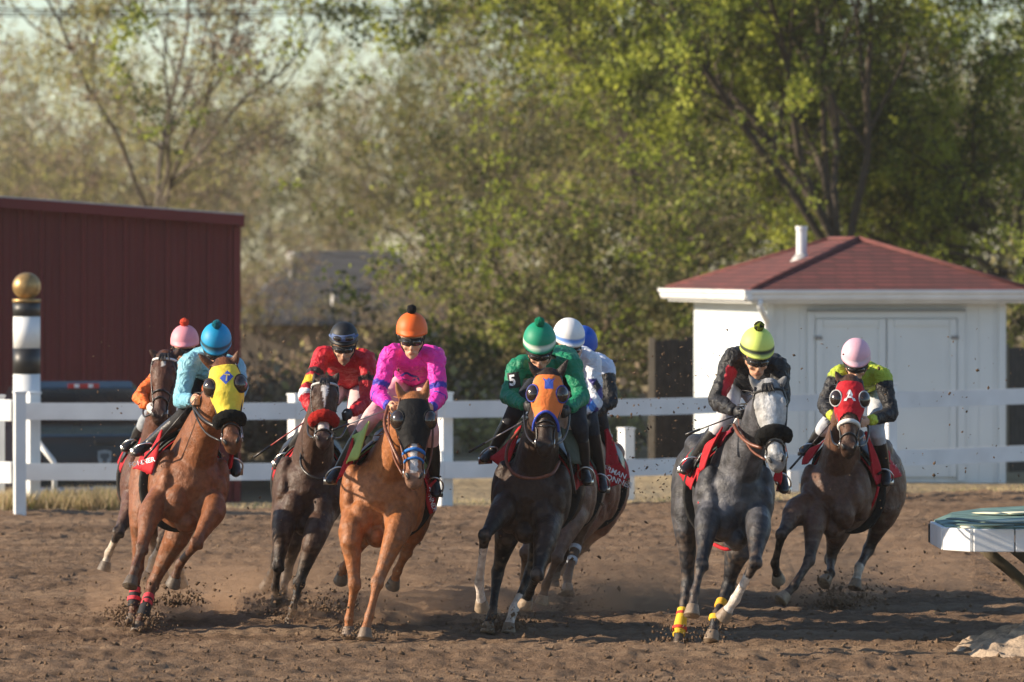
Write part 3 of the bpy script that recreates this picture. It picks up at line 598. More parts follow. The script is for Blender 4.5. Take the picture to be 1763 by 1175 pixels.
lt = tree_obj(low, (3.25, 98, 0), 'low bushy green tree just left of the shed roof')
tag(copy_thing(lt, (9.6, 95, 0), 2.2, (1.0, .95)), 'low green tree spreading behind the right end of the shed roof')
fars = []
for i, (sd_, pal, nl) in enumerate(((41, BUD, 34), (42, OLIVE, 36), (43, TAN, 22), (44, BUD, 32))):
    fars.append(grow_tree(sd_, 11, .17, .30, (6, 5, 5, 4), (1.55, .62, .60, .55), (.50, .62, .7, .8), .13, .07, 3, nl, .085, pal, cluster=.24, base_fork=.2))
rq = random.Random(8); protos = []
spots = []
for row, (Y_, step) in enumerate(((130, 3.6), (150, 3.8), (176, 4.0))):
    x = -.105 * Y_
    while x < .105 * Y_: spots.append((x + rq.uniform(-1, 1), Y_ + rq.uniform(-6, 6), row)); x += step
labf = ['pale budding tree in the hazy wood far behind the track', 'olive tinted tree in the hazy wood far behind the track', 'bare tan tree in the hazy wood far behind the track', 'thin budding tree in the hazy wood far behind the track']
spots += [(-4.7, 110, 3), (-1.6, 107, 3), (.4, 112, 3)]
for n_, (x, y, row) in enumerate(spots):
    k = rq.randrange(4) if row < 3 else 2; hs = rq.uniform(.70, .95) * (1.0 if row < 2 else 1.1) * (.80 if x < -.018 * y else 1.0) if row < 3 else rq.uniform(.30, .42); loc = (x, y, -.3)
    if k >= len(protos) or protos[k] is None:
        while len(protos) <= k: protos.append(None)
        protos[k] = tree_obj(fars[k], (0, 0, 0), labf[k], 'trees of the far wood', bark=(.13, .105, .085)); o = protos[k]; o.location = loc; o.scale = (hs, hs, hs)
    else: copy_thing(protos[k], loc, rq.uniform(0, 6.28), (hs * rq.uniform(.85, 1.15), hs))
ft = grow_tree(77, 12, .15, .42, (5, 5, 5, 4), (1.2, .62, .60, .55), (.45, .6, .7, .8), .12, .08, 3, 60, .085, BUD, cluster=.22, base_fork=.25)
tree_obj(ft, (-7.9, 122, -.4), 'dark forked trunk tree standing above the red building roof', bark=(.12, .10, .08))
# undergrowth: bare brush and weeds between the fence and the wood, one mass
rg = np.random.RandomState(17); g = G(); LP = []; n = 420
ux = rg.uniform(-.5, 1.0, n); uy = rg.uniform(86, 124, n)
for i in range(n):
    Yb = uy[i]; pxb = 400 + rg.rand() * 1000 if i < 330 else rg.uniform(-100, 1900)
    if i >= 330: Yb = rg.uniform(100, 126)
    Xb = (pxb - CX) / FPX * Yb; hb = rg.uniform(.5, 1.5) * (1 + .9 * (Yb > 100)) * (1.3 if rg.rand() < .15 else 1) * (.62 if (Yb > 96 and -5.5 < Xb < -.8) else 1); b0 = np.array((Xb, Yb, -.1))
    for k in range(9):
        d = unit(np.array((rg.randn() * .5, rg.randn() * .5, 1.0))); L = hb * rg.uniform(.6, 1.1); p1 = b0 + d * L * .5 + rg.randn(3) * .05; p2 = b0 + d * L + np.array((rg.randn() * .2, 0, -.05 * L)) + rg.randn(3) * .08
        g.loft([b0 + rg.randn(3) * .05 * [1, 1, 0], p1, p2], (.016, .011, .004), (.016, .011, .004), (1, .1, 0), 3, 1, caps=False)
        LP.append(b0 + (p2 - b0) * rg.rand(16, 1) ** .6 + rg.randn(16, 3) * .14 * hb)
        for q_ in range(3):
            s0 = p1 + (p2 - p1) * rg.rand(); g.loft([s0, s0 + rg.randn(3) * .3 * hb * [1, 1, .6] + np.array((0, 0, .15))], (.007, .003), (.007, .003), (1, .1, 0), 3, 1, caps=False)
Lp = np.vstack(LP); n = len(Lp); a = rg.randn(n, 3); a /= np.linalg.norm(a, axis=1)[:, None]; b = np.cross(a, rg.randn(n, 3)); b /= np.linalg.norm(b, axis=1)[:, None]; s = .13 * (.5 + rg.rand(n, 1))
V = np.stack([Lp - a * s * .5, Lp + b * s * .4, Lp + a * s * .5, Lp - b * s * .4], 1).reshape(-1, 3); pal = np.array(TAN); cl = vnoise3(Lp, .45); c = pal[(np.clip((cl - .5) * 3.2 + .5 + rg.randn(n) * .15, 0, .999) * 5).astype(int)]
wv = g.verts(); o = finish('undergrowth', (np.vstack([wv, V]), g.F + (np.arange(4 * n).reshape(-1, 4) + len(wv)).tolist()), 'straw', None, smooth=False, colors=np.vstack([np.tile((.22, .17, .125), (len(wv), 1)), np.repeat(c, 4, 0)]))
tag(o, 'tangle of bare brush and weeds beyond the fence', None, kind='stuff')
# dry grass along the foot of the fence
n = 9000; pxg = np.concatenate([rg.uniform(-20, 240, 3600), rg.uniform(-20, 1800, n - 3600)]); Yg = np.array([fY(p) for p in pxg]) + rg.uniform(-.25, 2.2, n) ; Yg[:3600] = 67.3 + rg.rand(3600) ** 1.5 * 2.4
Xg = (pxg - CX) / FPX * Yg; keepg = Yg > edge_y(Xg) - .15 + .25 * vnoise(Xg * 3, Xg * 0); Xg, Yg, pxg = Xg[keepg], Yg[keepg], pxg[keepg]; n = len(Xg)
hg = np.where(pxg < 240, .10 + .16 * vnoise(Xg * 2.2, Yg * 1.5) + .10 * rg.rand(n), .02 + .055 * rg.rand(n)); zb = np.where((Xg < -1.5), -.55 * np.clip((Yg - edge_y(Xg) - 1.3) / 1.2, 0, 1) * np.clip((-1.5 - Xg) / 1.5, 0, 1), 0) - .03
ln_ = rg.randn(n, 2) * .5; B = np.column_stack([Xg, Yg, zb]); aw = rg.uniform(0, 6.28, n); wv_ = np.column_stack([np.cos(aw), np.sin(aw), aw * 0]) * rg.uniform(.006, .014, n)[:, None]; tip = B + np.column_stack([ln_ * hg[:, None], hg * 1.0])
V = np.stack([B - wv_, B + wv_, tip], 1).reshape(-1, 3); pal = np.array([(.62, .48, .29), (.54, .41, .23), (.46, .37, .20), (.30, .30, .11), (.66, .53, .33)]); c = pal[rg.randint(0, 5, n)]
o = finish('dry_grass', (V, np.arange(3 * n).reshape(-1, 3).tolist()), 'straw', None, smooth=False, colors=np.repeat(c, 3, 0)); tag(o, 'dry straw coloured grass along the foot of the white fence', None, kind='stuff')
# overhead wires
for n_, (ya, yb, lab) in enumerate(((15, 13, 'uppermost of the thin overhead wires crossing the sky at left'), (21, 18, 'middle one of the thin overhead wires crossing the sky at left'), (26, 23, 'lowest of the thin overhead wires crossing the sky at left'))):
    g = G(); g.tube([P(-700, ya - 4, 118), P(50, ya + 2, 118), P(800, yb + 1, 118), P(1600, yb - 2, 118), P(2500, yb - 12, 118)], .014, 6, 4); o = finish('power_line', g, 'black', None, origin=tuple(P(50, ya, 118))); tag(o, lab, 'wire', 'overhead wires')

# ------------------------------------------------------------------ air: thin haze over the whole place
m = bpy.data.materials.new('thin_haze'); m.use_nodes = True; nt = m.node_tree; nt.nodes.remove(nt.nodes['Principled BSDF'])
pv = N(nt, 'ShaderNodeVolumePrincipled', Density=.00018, Anisotropy=.1); pv.inputs['Color'].default_value = (.93, .93, .90, 1); nt.links.new(pv.outputs[0], nt.nodes['Material Output'].inputs['Volume'])
g = G(); g.box((0, 130, 12.5), (200, 320, 28)); o = finish('haze', g, m, None, smooth=False); tag(o, None, kind='stuff')

# ------------------------------------------------------------------ horses
HEAD = np.array([  # t along the head, dorsal offset, half width, half depth
    (-.10, -.055, .055, .05), (0, -.055, .088, .085), (.12, -.058, .110, .115), (.25, -.068, .119, .135), (.38, -.078, .106, .140),
    (.52, -.070, .078, .112), (.66, -.050, .060, .085), (.80, -.044, .056, .072), (.91, -.046, .064, .068), (.99, -.056, .054, .054), (1.035, -.060, .028, .028)])
def head_sec(t):
    return [np.interp(t, HEAD[:, 0], HEAD[:, k]) for k in (1, 2, 3)]
def v3(x): return np.array(tuple(x), float)

def horse(h):
    Y = h['Y']; q = lambda p, d=0.0: v3(P(p[0], p[1], Y + (p[2] if len(p) > 2 else d)))
    wd = h.get('w', 1.0)
    A, B = q(h['chest'], .12), q(h['rump'], 1.32)
    ln = R(h.get('lean', 0)); up = np.array((math.sin(ln), 0, math.cos(ln)))
    T = B - A; Lb = np.linalg.norm(T); t = T / Lb
    up = unit(up - (up @ t) * t); sd = np.cross(t, up)
    if sd[0] < 0: sd = -sd
    g = G(); S = []; lab = []           # S, lab: skeleton samples for the colouring
    tr = np.array([(-.10, .08, .10, -.04), (-.05, .165, .20, -.03), (.03, .235, .29, -.01), (.14, .255, .335, 0), (.30, .245, .345, -.01), (.48, .262, .325, 0),
                   (.66, .268, .30, .03), (.82, .26, .285, .045), (.96, .245, .26, .03), (1.07, .19, .20, 0), (1.14, .08, .10, -.02)])
    g.loft([A + T * a + up * o for a, _, _, o in tr], tr[:, 1] * wd, tr[:, 2], sd, 22, 3)
    for a in np.linspace(0, 1.1, 12): S.append(A + T * a); lab.append((0, a))
    E3 = lambda c, a, b, d: g.ell(c, (sd * a, t * b, up * d), 14)
    for s in (-1, 1):
        E3(A + t * -.075 + sd * s * .112 * wd - up * .11, .100, .105, .155)       # breast
        E3(A + t * .14 + sd * s * .205 * wd + up * .02, .10, .15, .26)       # shoulder
        E3(A + t * .03 + sd * s * .205 * wd + up * .0, .07, .11, .15)         # point of shoulder
        E3(A + t * (Lb * .90) + sd * s * .165 * wd - up * .10, .135, .24, .30)  # thigh
        E3(A + t * (Lb * .84) + sd * s * .14 * wd + up * .20, .10, .18, .10)    # croup
    E3(A + t * .34 + up * .30, .075, .26, .10)                                # withers
    E3(A + t * -.02 - up * .24, .10, .16, .10)                                # breast bone
    # neck and head
    poll, muz = q(h['poll'], -.38), q(h['muzzle'], -.62)
    ax = muz - poll; L = np.linalg.norm(ax); ax = ax / L
    e1, e2 = q(h['earL'], -.36), q(h['earR'], -.36)
    yaw = R(h.get('yaw', 0)); roll = R(h.get('hroll', 0))
    hs = np.array((math.cos(yaw) * math.cos(roll), math.sin(yaw), -math.sin(roll)))
    hs = unit(hs - (hs @ ax) * ax); dor = np.cross(ax, hs)
    if dor[1] > 0: dor = -dor
    k = L / .64 * h.get('hk', 1.0)
    HP = lambda tt, s=0, d=0: poll + ax * (tt * L) + hs * s * k + dor * d * k
    N0 = A + t * .26 + up * .17; N2 = HP(.10, 0, -.085); N1 = N0 * .5 + N2 * .5 + up * .03 + sd * h.get('nbend', 0)
    Nm = A + t * .42 + up * .22
    g.loft([Nm, N0, N0 * .72 + N2 * .28 + up * .02, N1, N0 * .25 + N2 * .75 + up * .02, N2], (.15, .185, .155, .125, .105, .085), (.22, .30, .255, .205, .165, .12), sd, 18, 3)
    for a in np.linspace(0, 1, 8): S.append(N0 * (1 - a) + N2 * a); lab.append((1, a))
    hd = [(tt, *head_sec(tt)) for tt in HEAD[:, 0]]
    g.loft([HP(a, 0, o) for a, o, _, _ in hd], [x[2] * k for x in hd], [x[3] * k for x in hd], hs, 20, 3, ex=2.35)
    for a in np.linspace(0, 1, 12):
        S.append(HP(a, 0, -.05)); lab.append((2, a))
    H3 = lambda c, a, b, d: g.ell(c, (hs * a * k, ax * b * k, dor * d * k), 12)
    for s in (-1, 1):
        H3(HP(.235, s * .093, .012), .026, .05, .035)     # brow
        H3(HP(.33, s * .075, -.06), .034, .10, .09)       # cheek
        H3(HP(.905, s * .044, -.005), .027, .045, .034)   # nostril
        H3(HP(.55, s * .062, -.035), .018, .09, .022)     # facial crest
    H3(HP(.985, 0, -.088), .034, .035, .028)              # chin
    H3(HP(.95, 0, -.02), .05, .035, .03)
    ears = []
    for s, tip in ((-1, e1), (1, e2)):
        b = HP(.02, s * .066, -.045); d = tip - b; Le = np.linalg.norm(d); d /= Le
        es = unit(hs * .9 + dor * .35 * s)
        g.loft([b - d * .03, b + d * Le * .25, b + d * Le * .55, b + d * Le * .82, b + d * Le * 1.0], (.028, .036, .033, .018, .005), (.024, .024, .02, .012, .005), es, 10, 2)
        ears.append((b, d, Le, es))
        for a in np.linspace(0.1, 1, 5): S.append(b + d * Le * a); lab.append((3, a))
    # legs
    hooves = []; legp = []
    for i, lg in enumerate(h['legs']):
        kind = lg[0]; pe, pk, pf, ph = [q(x) for x in lg[1:5]]
        fore = kind == 'f'
        da, db, dc = unit(pk - pe), unit(pf - pk), unit(ph - pf)
        hax = unit(dc * .8 + np.array((0, -.25, -.5))) if lg[5] == 0 else unit(dc)
        if lg[5] == 0: hax = unit(np.array((hax[0] * .6, -.30, -1.0)))
        top, bot = ph - hax * .035, ph + hax * .045
        z = 1.0 if fore else 1.12
        if fore:
            anchor = A + t * .16 + sd * (.15 if (pe - A) @ sd > 0 else -.15) * wd - up * .08
            path = [anchor, pe - da * .03, pe * .62 + pk * .38, pe * .18 + pk * .82, pk, pk * .85 + pf * .15, pk * .5 + pf * .5, pk * .14 + pf * .86, pf, pf * .5 + top * .5, top + hax * .01]
            ru = (.125, .098, .070, .048, .051, .040, .030, .033, .041, .032, .042)
            rv = (.16, .125, .082, .052, .055, .046, .040, .042, .048, .037, .046)
        else:
            anchor = A + T * .90 + sd * (.15 if (pe - B) @ sd > 0 else -.15) * wd - up * .06
            path = [anchor, pe, pe * .6 + pk * .4, pe * .18 + pk * .82, pk, pk * .85 + pf * .15, pk * .5 + pf * .5, pk * .14 + pf * .86, pf, pf * .5 + top * .5, top + hax * .01]
            ru = (.15, .12, .085, .052, .054, .046, .034, .036, .044, .034, .043)
            rv = (.22, .17, .11, .066, .07, .06, .044, .046, .052, .04, .047)
        g.loft(path, np.array(ru) * h.get('lw', 1.0), np.array(rv) * h.get('lw', 1.0), sd, 14, 2)
        for s in (-1, 1):                                           # bony corners of the knee or hock
            g.ell(pk + sd * s * .028 - t * .015, (sd * .028, t * .035, (0, 0, .05)), 10)
        g.ell(pf + t * .03 + up * .0, (sd * .032, t * .03, (0, 0, .035)), 10)
        for n_, (p0, p1) in enumerate(((pe, pk), (pk, pf), (pf, bot))):
            for a in np.linspace(0, 1, 8): S.append(p0 * (1 - a) + p1 * a); lab.append((10 + i, n_ + a))
        hooves.append((top, bot, hax)); legp.append((pe, pk, pf, top, bot))
    v, f = remesh(g, h.get('voxel', .0125), 3, .5)
    lab = np.array(lab, float); idx = nearest(v, S); L0, L1 = lab[idx, 0], lab[idx, 1]
    base, dark = np.array(h['base']), np.array(h['points'])
    c = np.tile(base, (len(v), 1)); nz = vnoise3(v, 9.0)[:, None]; nz2 = vnoise3(v, 28.0)[:, None]
    if 'dapple' in h: c = c * (.62 + 1.1 * np.clip((vnoise3(v, 17.0)[:, None] - .40) * 3.2, 0, 1)) 
    under = np.clip(((A - v) @ up - .12) / .2, 0, 1)[:, None]
    c = c * (1 - under * h.get('belly', .0)) + under * h.get('belly', 0) * np.array(h.get('bellyc', h['base']))
    for i, lg in enumerate(h['legs']):
        mk = (L0 == 10 + i); x = L1 + (nz[:, 0] - .5) * .5
        wgt = np.clip((x - h.get('dark_from', .35)) / .55, 0, 1)[:, None] * h.get('dark_leg', 1.0)
        c = np.where(mk[:, None], c * (1 - wgt) + dark * wgt, c)
        so = lg[6] if len(lg) > 6 else None
        if so: c = np.where((mk & (x > so[0]))[:, None], np.array(so[1]), c)
    # head: ears, muzzle, blaze
    rel = v - poll; ht, hsd, hd_ = rel @ ax / L, rel @ hs / k, rel @ dor / k
    head = (L0 == 2) | (L0 == 3)
    if 'headc' in h: c = np.where(head[:, None], np.array(h['headc']) * (.75 + .5 * nz2), c)
    mz = np.clip((ht - .72 + (nz[:, 0] - .5) * .2) / .2, 0, 1)[:, None] * (L0 == 2)[:, None]
    c = c * (1 - mz * h.get('muzd', .8)) + np.array(h.get('muzc', h['points'])) * mz * h.get('muzd', .8)
    er = (L0 == 3)[:, None] * h.get('eard', .5); c = c * (1 - er) + dark * er
    for (t0, t1, w0, w1, cc) in h.get('blaze', []):
        tt = np.clip((ht - t0) / (t1 - t0), 0, 1); wl = w0 + (w1 - w0) * tt + (nz2[:, 0] - .5) * .02
        mk = (ht > t0) & (ht < t1) & (np.abs(hsd - h.get('blx', 0)) < wl) & (hd_ > -.02) & (L0 == 2)
        c = np.where(mk[:, None], np.array(cc), c)
    if 'mane_c' in h or True:
        crest = (L0 == 1) & (((v - (N0 + N2) / 2) @ up) > .16)
    c = c * (.82 + .36 * nz)
    mud = (np.clip((vnoise3(v, 34.0) - .50) * 7, 0, 1) * np.clip((1.05 - v[:, 2]) / .9, 0.03, .40))[:, None]; c = c * (1 - mud) + np.array((.20, .14, .10)) * mud
    root_loc = (A[0], Y, 0.0)
    o = finish('racehorse', (v, f), 'hair', None, colors=c, origin=root_loc)
    tag(o, h['label'], 'horse', 'racehorses galloping round the bend')
    # hooves
    for top, bot, hax in hooves:
        gh = G(); 
        gh.loft([top, top * .75 + bot * .25, bot * .97 + top * .03, bot], (.043, .047, .060, .056), (.048, .054, .070, .066), sd, 16, 2)
        finish('hoof', gh, 'hoof', o, colors=h.get('hoofc', (.10, .075, .055)))
    for s in (-1, 1):
        ge = G(); ge.ell(HP(.255, s * .103, -.006), (hs * .014 * k, ax * .026 * k, dor * .022 * k), 14); finish('eye', ge, 'eye', o)
        ge = G(); ge.ell(HP(.925, s * .047, .018), (unit(hs + dor * s * -.5) * .015 * k, unit(ax - hs * s * .45) * .027 * k, dor * .013 * k), 12); finish('nostril', ge, 'black', o)
    gm = G(); gm.tube([HP(.90, -.058, -.07), HP(.985, -.04, -.062), HP(1.01, 0, -.06), HP(.985, .04, -.062), HP(.90, .058, -.07)], .005, 6); finish('mouth', gm, 'black', o)
    # mane and forelock: locks of hair along the crest
    rr = random.Random(int(Y * 100)); gm = G()
    for i in range(46):
        a = i / 46 * .84; pc = N0 * (1 - a) + N2 * a + up * (.285 - .165 * a); dv = sd * (rr.choice((-1, -1, 1)) * rr.uniform(.05, .15)) + np.array((rr.uniform(-.03, .03), rr.uniform(.04, .15), rr.uniform(-.10, .06)))
        gm.loft([pc - up * .05, pc + dv * .4 + up * .015, pc + dv], (.02, .016, .002), (.008, .008, .002), t, 6, 2)
    finish('mane', gm, 'mane', o, colors=h.get('manec', (.012, .010, .009))); gm = G()
    for i in range(0 if 'hood' in h else 9):
        a = rr.uniform(-.03, .03); p0 = HP(-.03, a, .0)
        gm.loft([p0, HP(.03, a * 1.4, .05), HP(.10 + rr.random() * .05, a * 2, .075)], (.012, .012, .002), (.008, .008, .002), hs, 6, 2)
    if 'hood' not in h: finish('forelock', gm, 'mane', o, colors=h.get('manec', (.012, .010, .009)))
    gt = G(); tb = A + T * 1.08 + up * .12
    for i in range(26):
        d = np.array((rr.uniform(-.12, .12), rr.uniform(.25, .6), rr.uniform(-.55, -.25)))
        gt.loft([tb, tb + t * .12 + d * .1, tb + t * .2 + d * .5, tb + t * .2 + d], (.02, .03, .025, .003), (.02, .02, .015, .003), sd, 6, 2)
    finish('tail', gt, 'mane', o, colors=h.get('manec', (.012, .010, .009)))
    # tack
    shell = lambda t0, t1, inf, n=9: ([HP(a, 0, head_sec(a)[0]) for a in np.linspace(t0, t1, n)], [head_sec(a)[1] * k + inf for a in np.linspace(t0, t1, n)], [head_sec(a)[2] * k + inf for a in np.linspace(t0, t1, n)])
    if 'hood' in h:
        hc, t1, trim = h['hood']; gg = G()
        arcd = h.get('trimarc', .16)
        pth, a, b = shell(.015, t1 + arcd + .06, .013, 12)
        gg.loft(pth, a, b, hs, 26, 3, ex=2.35)
        for s in (-1, 1): gg.ell(HP(.235, s * .095, .014), (hs * .036 * k, ax * .065 * k, dor * .045 * k), 12)
        vv, ff = remesh(gg, .011, 2)
        rl_ = vv - poll; tt_ = rl_ @ ax / L; an_ = np.abs(np.degrees(np.arctan2(rl_ @ hs / k, rl_ @ dor / k + .055)))
        okv = tt_ < t1 + arcd * np.clip(an_ / 95, 0, 1) ** 1.6
        ff = [q_ for q_ in ff if all(okv[i_] for i_ in q_)]
        us = sorted({i_ for q_ in ff for i_ in q_}); mp_ = {b_: a_ for a_, b_ in enumerate(us)}; vv = vv[us]; ff = [tuple(mp_[i_] for i_ in q_) for q_ in ff]
        ho = finish('hood', (vv, ff), 'cloth', o, colors=hc)
        o['_hood'] = ho.name
        if trim is not None:
            gg = G(); pth = []
            for an in np.linspace(-96, 96, 22):
                off, a, b = head_sec(t1 - .01)
                pth.append(HP(t1 - .005 + arcd * min(1, abs(an) / 95) ** 1.6, (a + .016 / k) * math.sin(R(an)), off + (b + .016 / k) * math.cos(R(an))))
            gg.tube(pth, .011, 8, 1); finish('hood_trim', gg, 'cloth', o, colors=trim)
        if h.get('cups'):
            cc = h['cups']
            for s in (-1, 1):
                gg = G(); c0 = HP(.265, s * .112, .022); op = unit(ax * .12 + dor * .75 + hs * s * .60); r = .060 * k
                e_1 = unit(np.cross(op, ax)); e_2 = np.cross(op, e_1)
                gg.ell(c0, (e_1 * r * .92, e_2 * r * 1.08, op * r * .62), 22)
                cu = finish('blinker_cup', gg, 'cup', o)
                gg = G(); rim = [c0 + op * r * .06 + (e_1 * math.cos(th) * .95 + e_2 * math.sin(th) * 1.11) * r for th in np.linspace(0, 2 * math.pi, 25)]
                gg.tube(rim, .0055, 6, 1); finish('cup_rim', gg, 'cloth', cu, colors=cc)
    if 'fleece' in h:
        fc, t0, rad = h['fleece']; gg = G(); pth = []; off, a, b = head_sec(t0)
        for an in np.linspace(-100, 100, 26):
            pth.append(HP(t0 + .05 * (abs(an) / 100) ** 2, (a + rad * .55) * math.sin(R(an)), off + (b + rad * .5) * math.cos(R(an))))
        pr = [rad * (.55 + .45 * min(1, 3.2 * (1 - abs(x)))) for x in np.linspace(-1, 1, 26)]
        n0 = len(gg.V); gg.tube(pth, np.array(pr), 22, 2)
        vv = gg.verts(); cen = cr(np.array(pth), 2); ix = nearest(vv, cen); dirn = vv - cen[ix]
        vv = cen[ix] + dirn * (.86 + .34 * vnoise3(vv, 75.0)[:, None] )
        finish('fleece_noseband', (vv, gg.F), 'fuzz', o, colors=fc)
    br = h.get('bridle')
    if br:
        mat = br.get('mat', 'leather'); gg = G()
        for s in (-1, 1):
            pth = [HP(.0, s * .092, .0), HP(.2, s * .118, -.03), HP(.45, s * .098, -.05), HP(.70, s * .068, -.05), HP(.86, s * .064, -.055)]
            gg.tube(pth, .008, 6)
            gg.tube([HP(.14, s * .106, -.10), HP(.30, s * .05, -.21), HP(.32, 0, -.225)], .007, 6)
        def ring(t0, r, tilt=0.0, lo=-180, hi=180):
            off, a, b = head_sec(t0); pp = []
            for an in np.linspace(lo, hi, 26):
                pp.append(HP(t0 + tilt * abs(an) / 180, (a + .006) * math.sin(R(an)), off + (b + .006) * math.cos(R(an))))
            return pp
        for t0, tl in br.get('rings', [(.62, .04)]): gg.tube(ring(t0, .009, tl), br.get('rr', .009), 6, 1)
        finish('bridle', gg, mat, o)
        if 'brow' in br:
            gg = G(); gg.tube(ring(.09, .01, -.05, -105, 105), .011, 6, 1); finish('browband', gg, 'cloth', o, colors=br['brow'])
        if 'nose' in br:
            for t0, cc, r in br['nose']:
                gg = G(); gg.tube(ring(t0, r, .03), r, 8, 1); finish('noseband', gg, 'cloth', o, colors=cc)
        for s in (-1, 1):
            gg = G(); c0 = HP(.86, s * .072, -.055); gg.tube([c0 + ax * .03 * math.cos(x) + dor * .03 * math.sin(x) for x in np.linspace(0, 2 * math.pi, 16)], .005, 6, 1)
            finish('bit_ring', gg, 'metal', o)
        for s, hp in zip((-1, 1), h['hands']):
            hp = q(hp, .05); b0 = HP(.87, s * .078, -.06)
            gg = G(); gg.tube([b0, b0 * .65 + hp * .35 - up * .05 + sd * s * .03, b0 * .3 + hp * .7 - up * .03 + sd * s * .03, hp], .009, 6); finish('rein', gg, br.get('rein', mat), o)
    for name, pts, r, mat, cc in h.get('straps', []):
        gg = G(); gg.tube([q(p) for p in pts], r, 8, 4); finish(name, gg, mat, o, colors=cc)
    for li, ta, tb, rad, cc in h.get('wraps', []):
        pe, pk, pf, top, bot = legp[li]
        X = lambda a: pk + (pf - pk) * a if a <= 1 else pf + (top - pf) * (a - 1)
        ts = np.linspace(ta, tb, 6); gg = G()
        gg.loft([X(a) for a in ts], [rad * (1.0 + (.12 if a > .82 else 0)) for a in ts], [rad * 1.22] * 6, sd, 16, 2)
        finish('leg_wrap', gg, 'cloth', o, colors=cc)
    # girth, saddle, cloth over the back
    gg = G(); cen = A + t * .52
    pp = [cen + sd * (.250 * wd + .02) * math.sin(a) + up * (.345 + .012) * math.cos(a) for a in np.linspace(0, 2 * math.pi, 40)]
    gg.loft(pp, .012, .055, t, 8, 1, caps=False); finish('girth', gg, 'cloth', o, colors=h.get('girthc', (.02, .02, .02)))
    def drape(name, s0, s1, lo, hi, inf, mat, colr, flare=0.0, sideamt=(1, 1)):
        ns, na = 14, 28; vs = []
        for i in range(ns):
            a = s0 + (s1 - s0) * i / (ns - 1)
            r1, r2, oo = [np.interp(a, tr[:, 0], tr[:, kk]) for kk in (1, 2, 3)]
            for j in range(na):
                an = R(lo + (hi - lo) * j / (na - 1)); fl = flare * max(0, (abs(math.degrees(an)) - 45) / 60) * (1 + .25 * math.sin(i * 1.7 + j))
                base_ = A + T * a + up * oo
                wth = max(.0, math.cos(an)) ** 8 * .07 * np.interp(a, [.05, .3, .6], [1, .6, 0])
                vs.append(base_ + sd * (r1 * wd + inf + fl + .012) * math.sin(an) + up * ((r2 + inf + wth) * math.cos(an)))
        vs = np.array(vs); fs = [(i * na + j, i * na + j + 1, (i + 1) * na + j + 1, (i + 1) * na + j) for i in range(ns - 1) for j in range(na - 1)]
        ob = finish(name, (vs, fs), mat, o, colors=colr); so_ = ob.modifiers.new('thick', 'SOLIDIFY'); so_.thickness = .008; so_.offset = 1
        return ob
    drape('saddlecloth', .24, .60, -84, 84, .026, 'cloth', (.40, .012, .02), .02)
    drape('saddle_pad', .25, .56, -58, 58, .042, 'cloth', h.get('padc', (.05, .06, .05)))
    gs = G(); sc0 = A + t * .50 + up * .40
    gs.loft([sc0 - t * .24 + up * .05, sc0 - t * .16 + up * .02, sc0, sc0 + t * .16 + up * .02, sc0 + t * .22 + up * .06], (.06, .12, .15, .15, .08), (.02, .035, .03, .035, .025), sd, 14, 3)
    for s in (-1, 1):
        gs.loft([sc0 + sd * s * .12, sc0 + sd * s * .24 - up * .12, sc0 + sd * s * .30 - up * .30], (.12, .15, .09), (.015, .012, .010), t, 10, 3)
    finish('saddle', gs, 'leather', o)
    for cl in h.get('cloths', []):
        cs = [q(x) for x in cl['c']]; n = 8; vs = []
        nrm = unit(np.cross(cs[1] - cs[0], cs[3] - cs[0])); 
        for j in range(n + 1):
            for i in range(n + 1):
                a, b = i / n, j / n
                p = (cs[0] * (1 - a) + cs[1] * a) * (1 - b) + (cs[3] * (1 - a) + cs[2] * a) * b
                vs.append(p + nrm * .018 * math.sin(a * 5 + b * 3 + Y))
        fs = [(j * (n + 1) + i, j * (n + 1) + i + 1, (j + 1) * (n + 1) + i + 1, (j + 1) * (n + 1) + i) for j in range(n) for i in range(n)]
        ob = finish(cl.get('name', 'saddlecloth_flap'), (np.array(vs), fs), 'cloth', o, colors=cl.get('col', (.42, .012, .02)))
        so_ = ob.modifiers.new('thick', 'SOLIDIFY'); so_.thickness = .010; so_.offset = 0
        for tx, ctr, size, rot in cl.get('text', []):
            tv, tf = text_geo(tx, .015)
            decal('cloth_lettering', tv, tf, ctr, size, size, rot, ob, 'white_print', ob, .010)
    h['obj'] = o; h['up'] = up; h['sd'] = sd; h['t'] = t
    return o

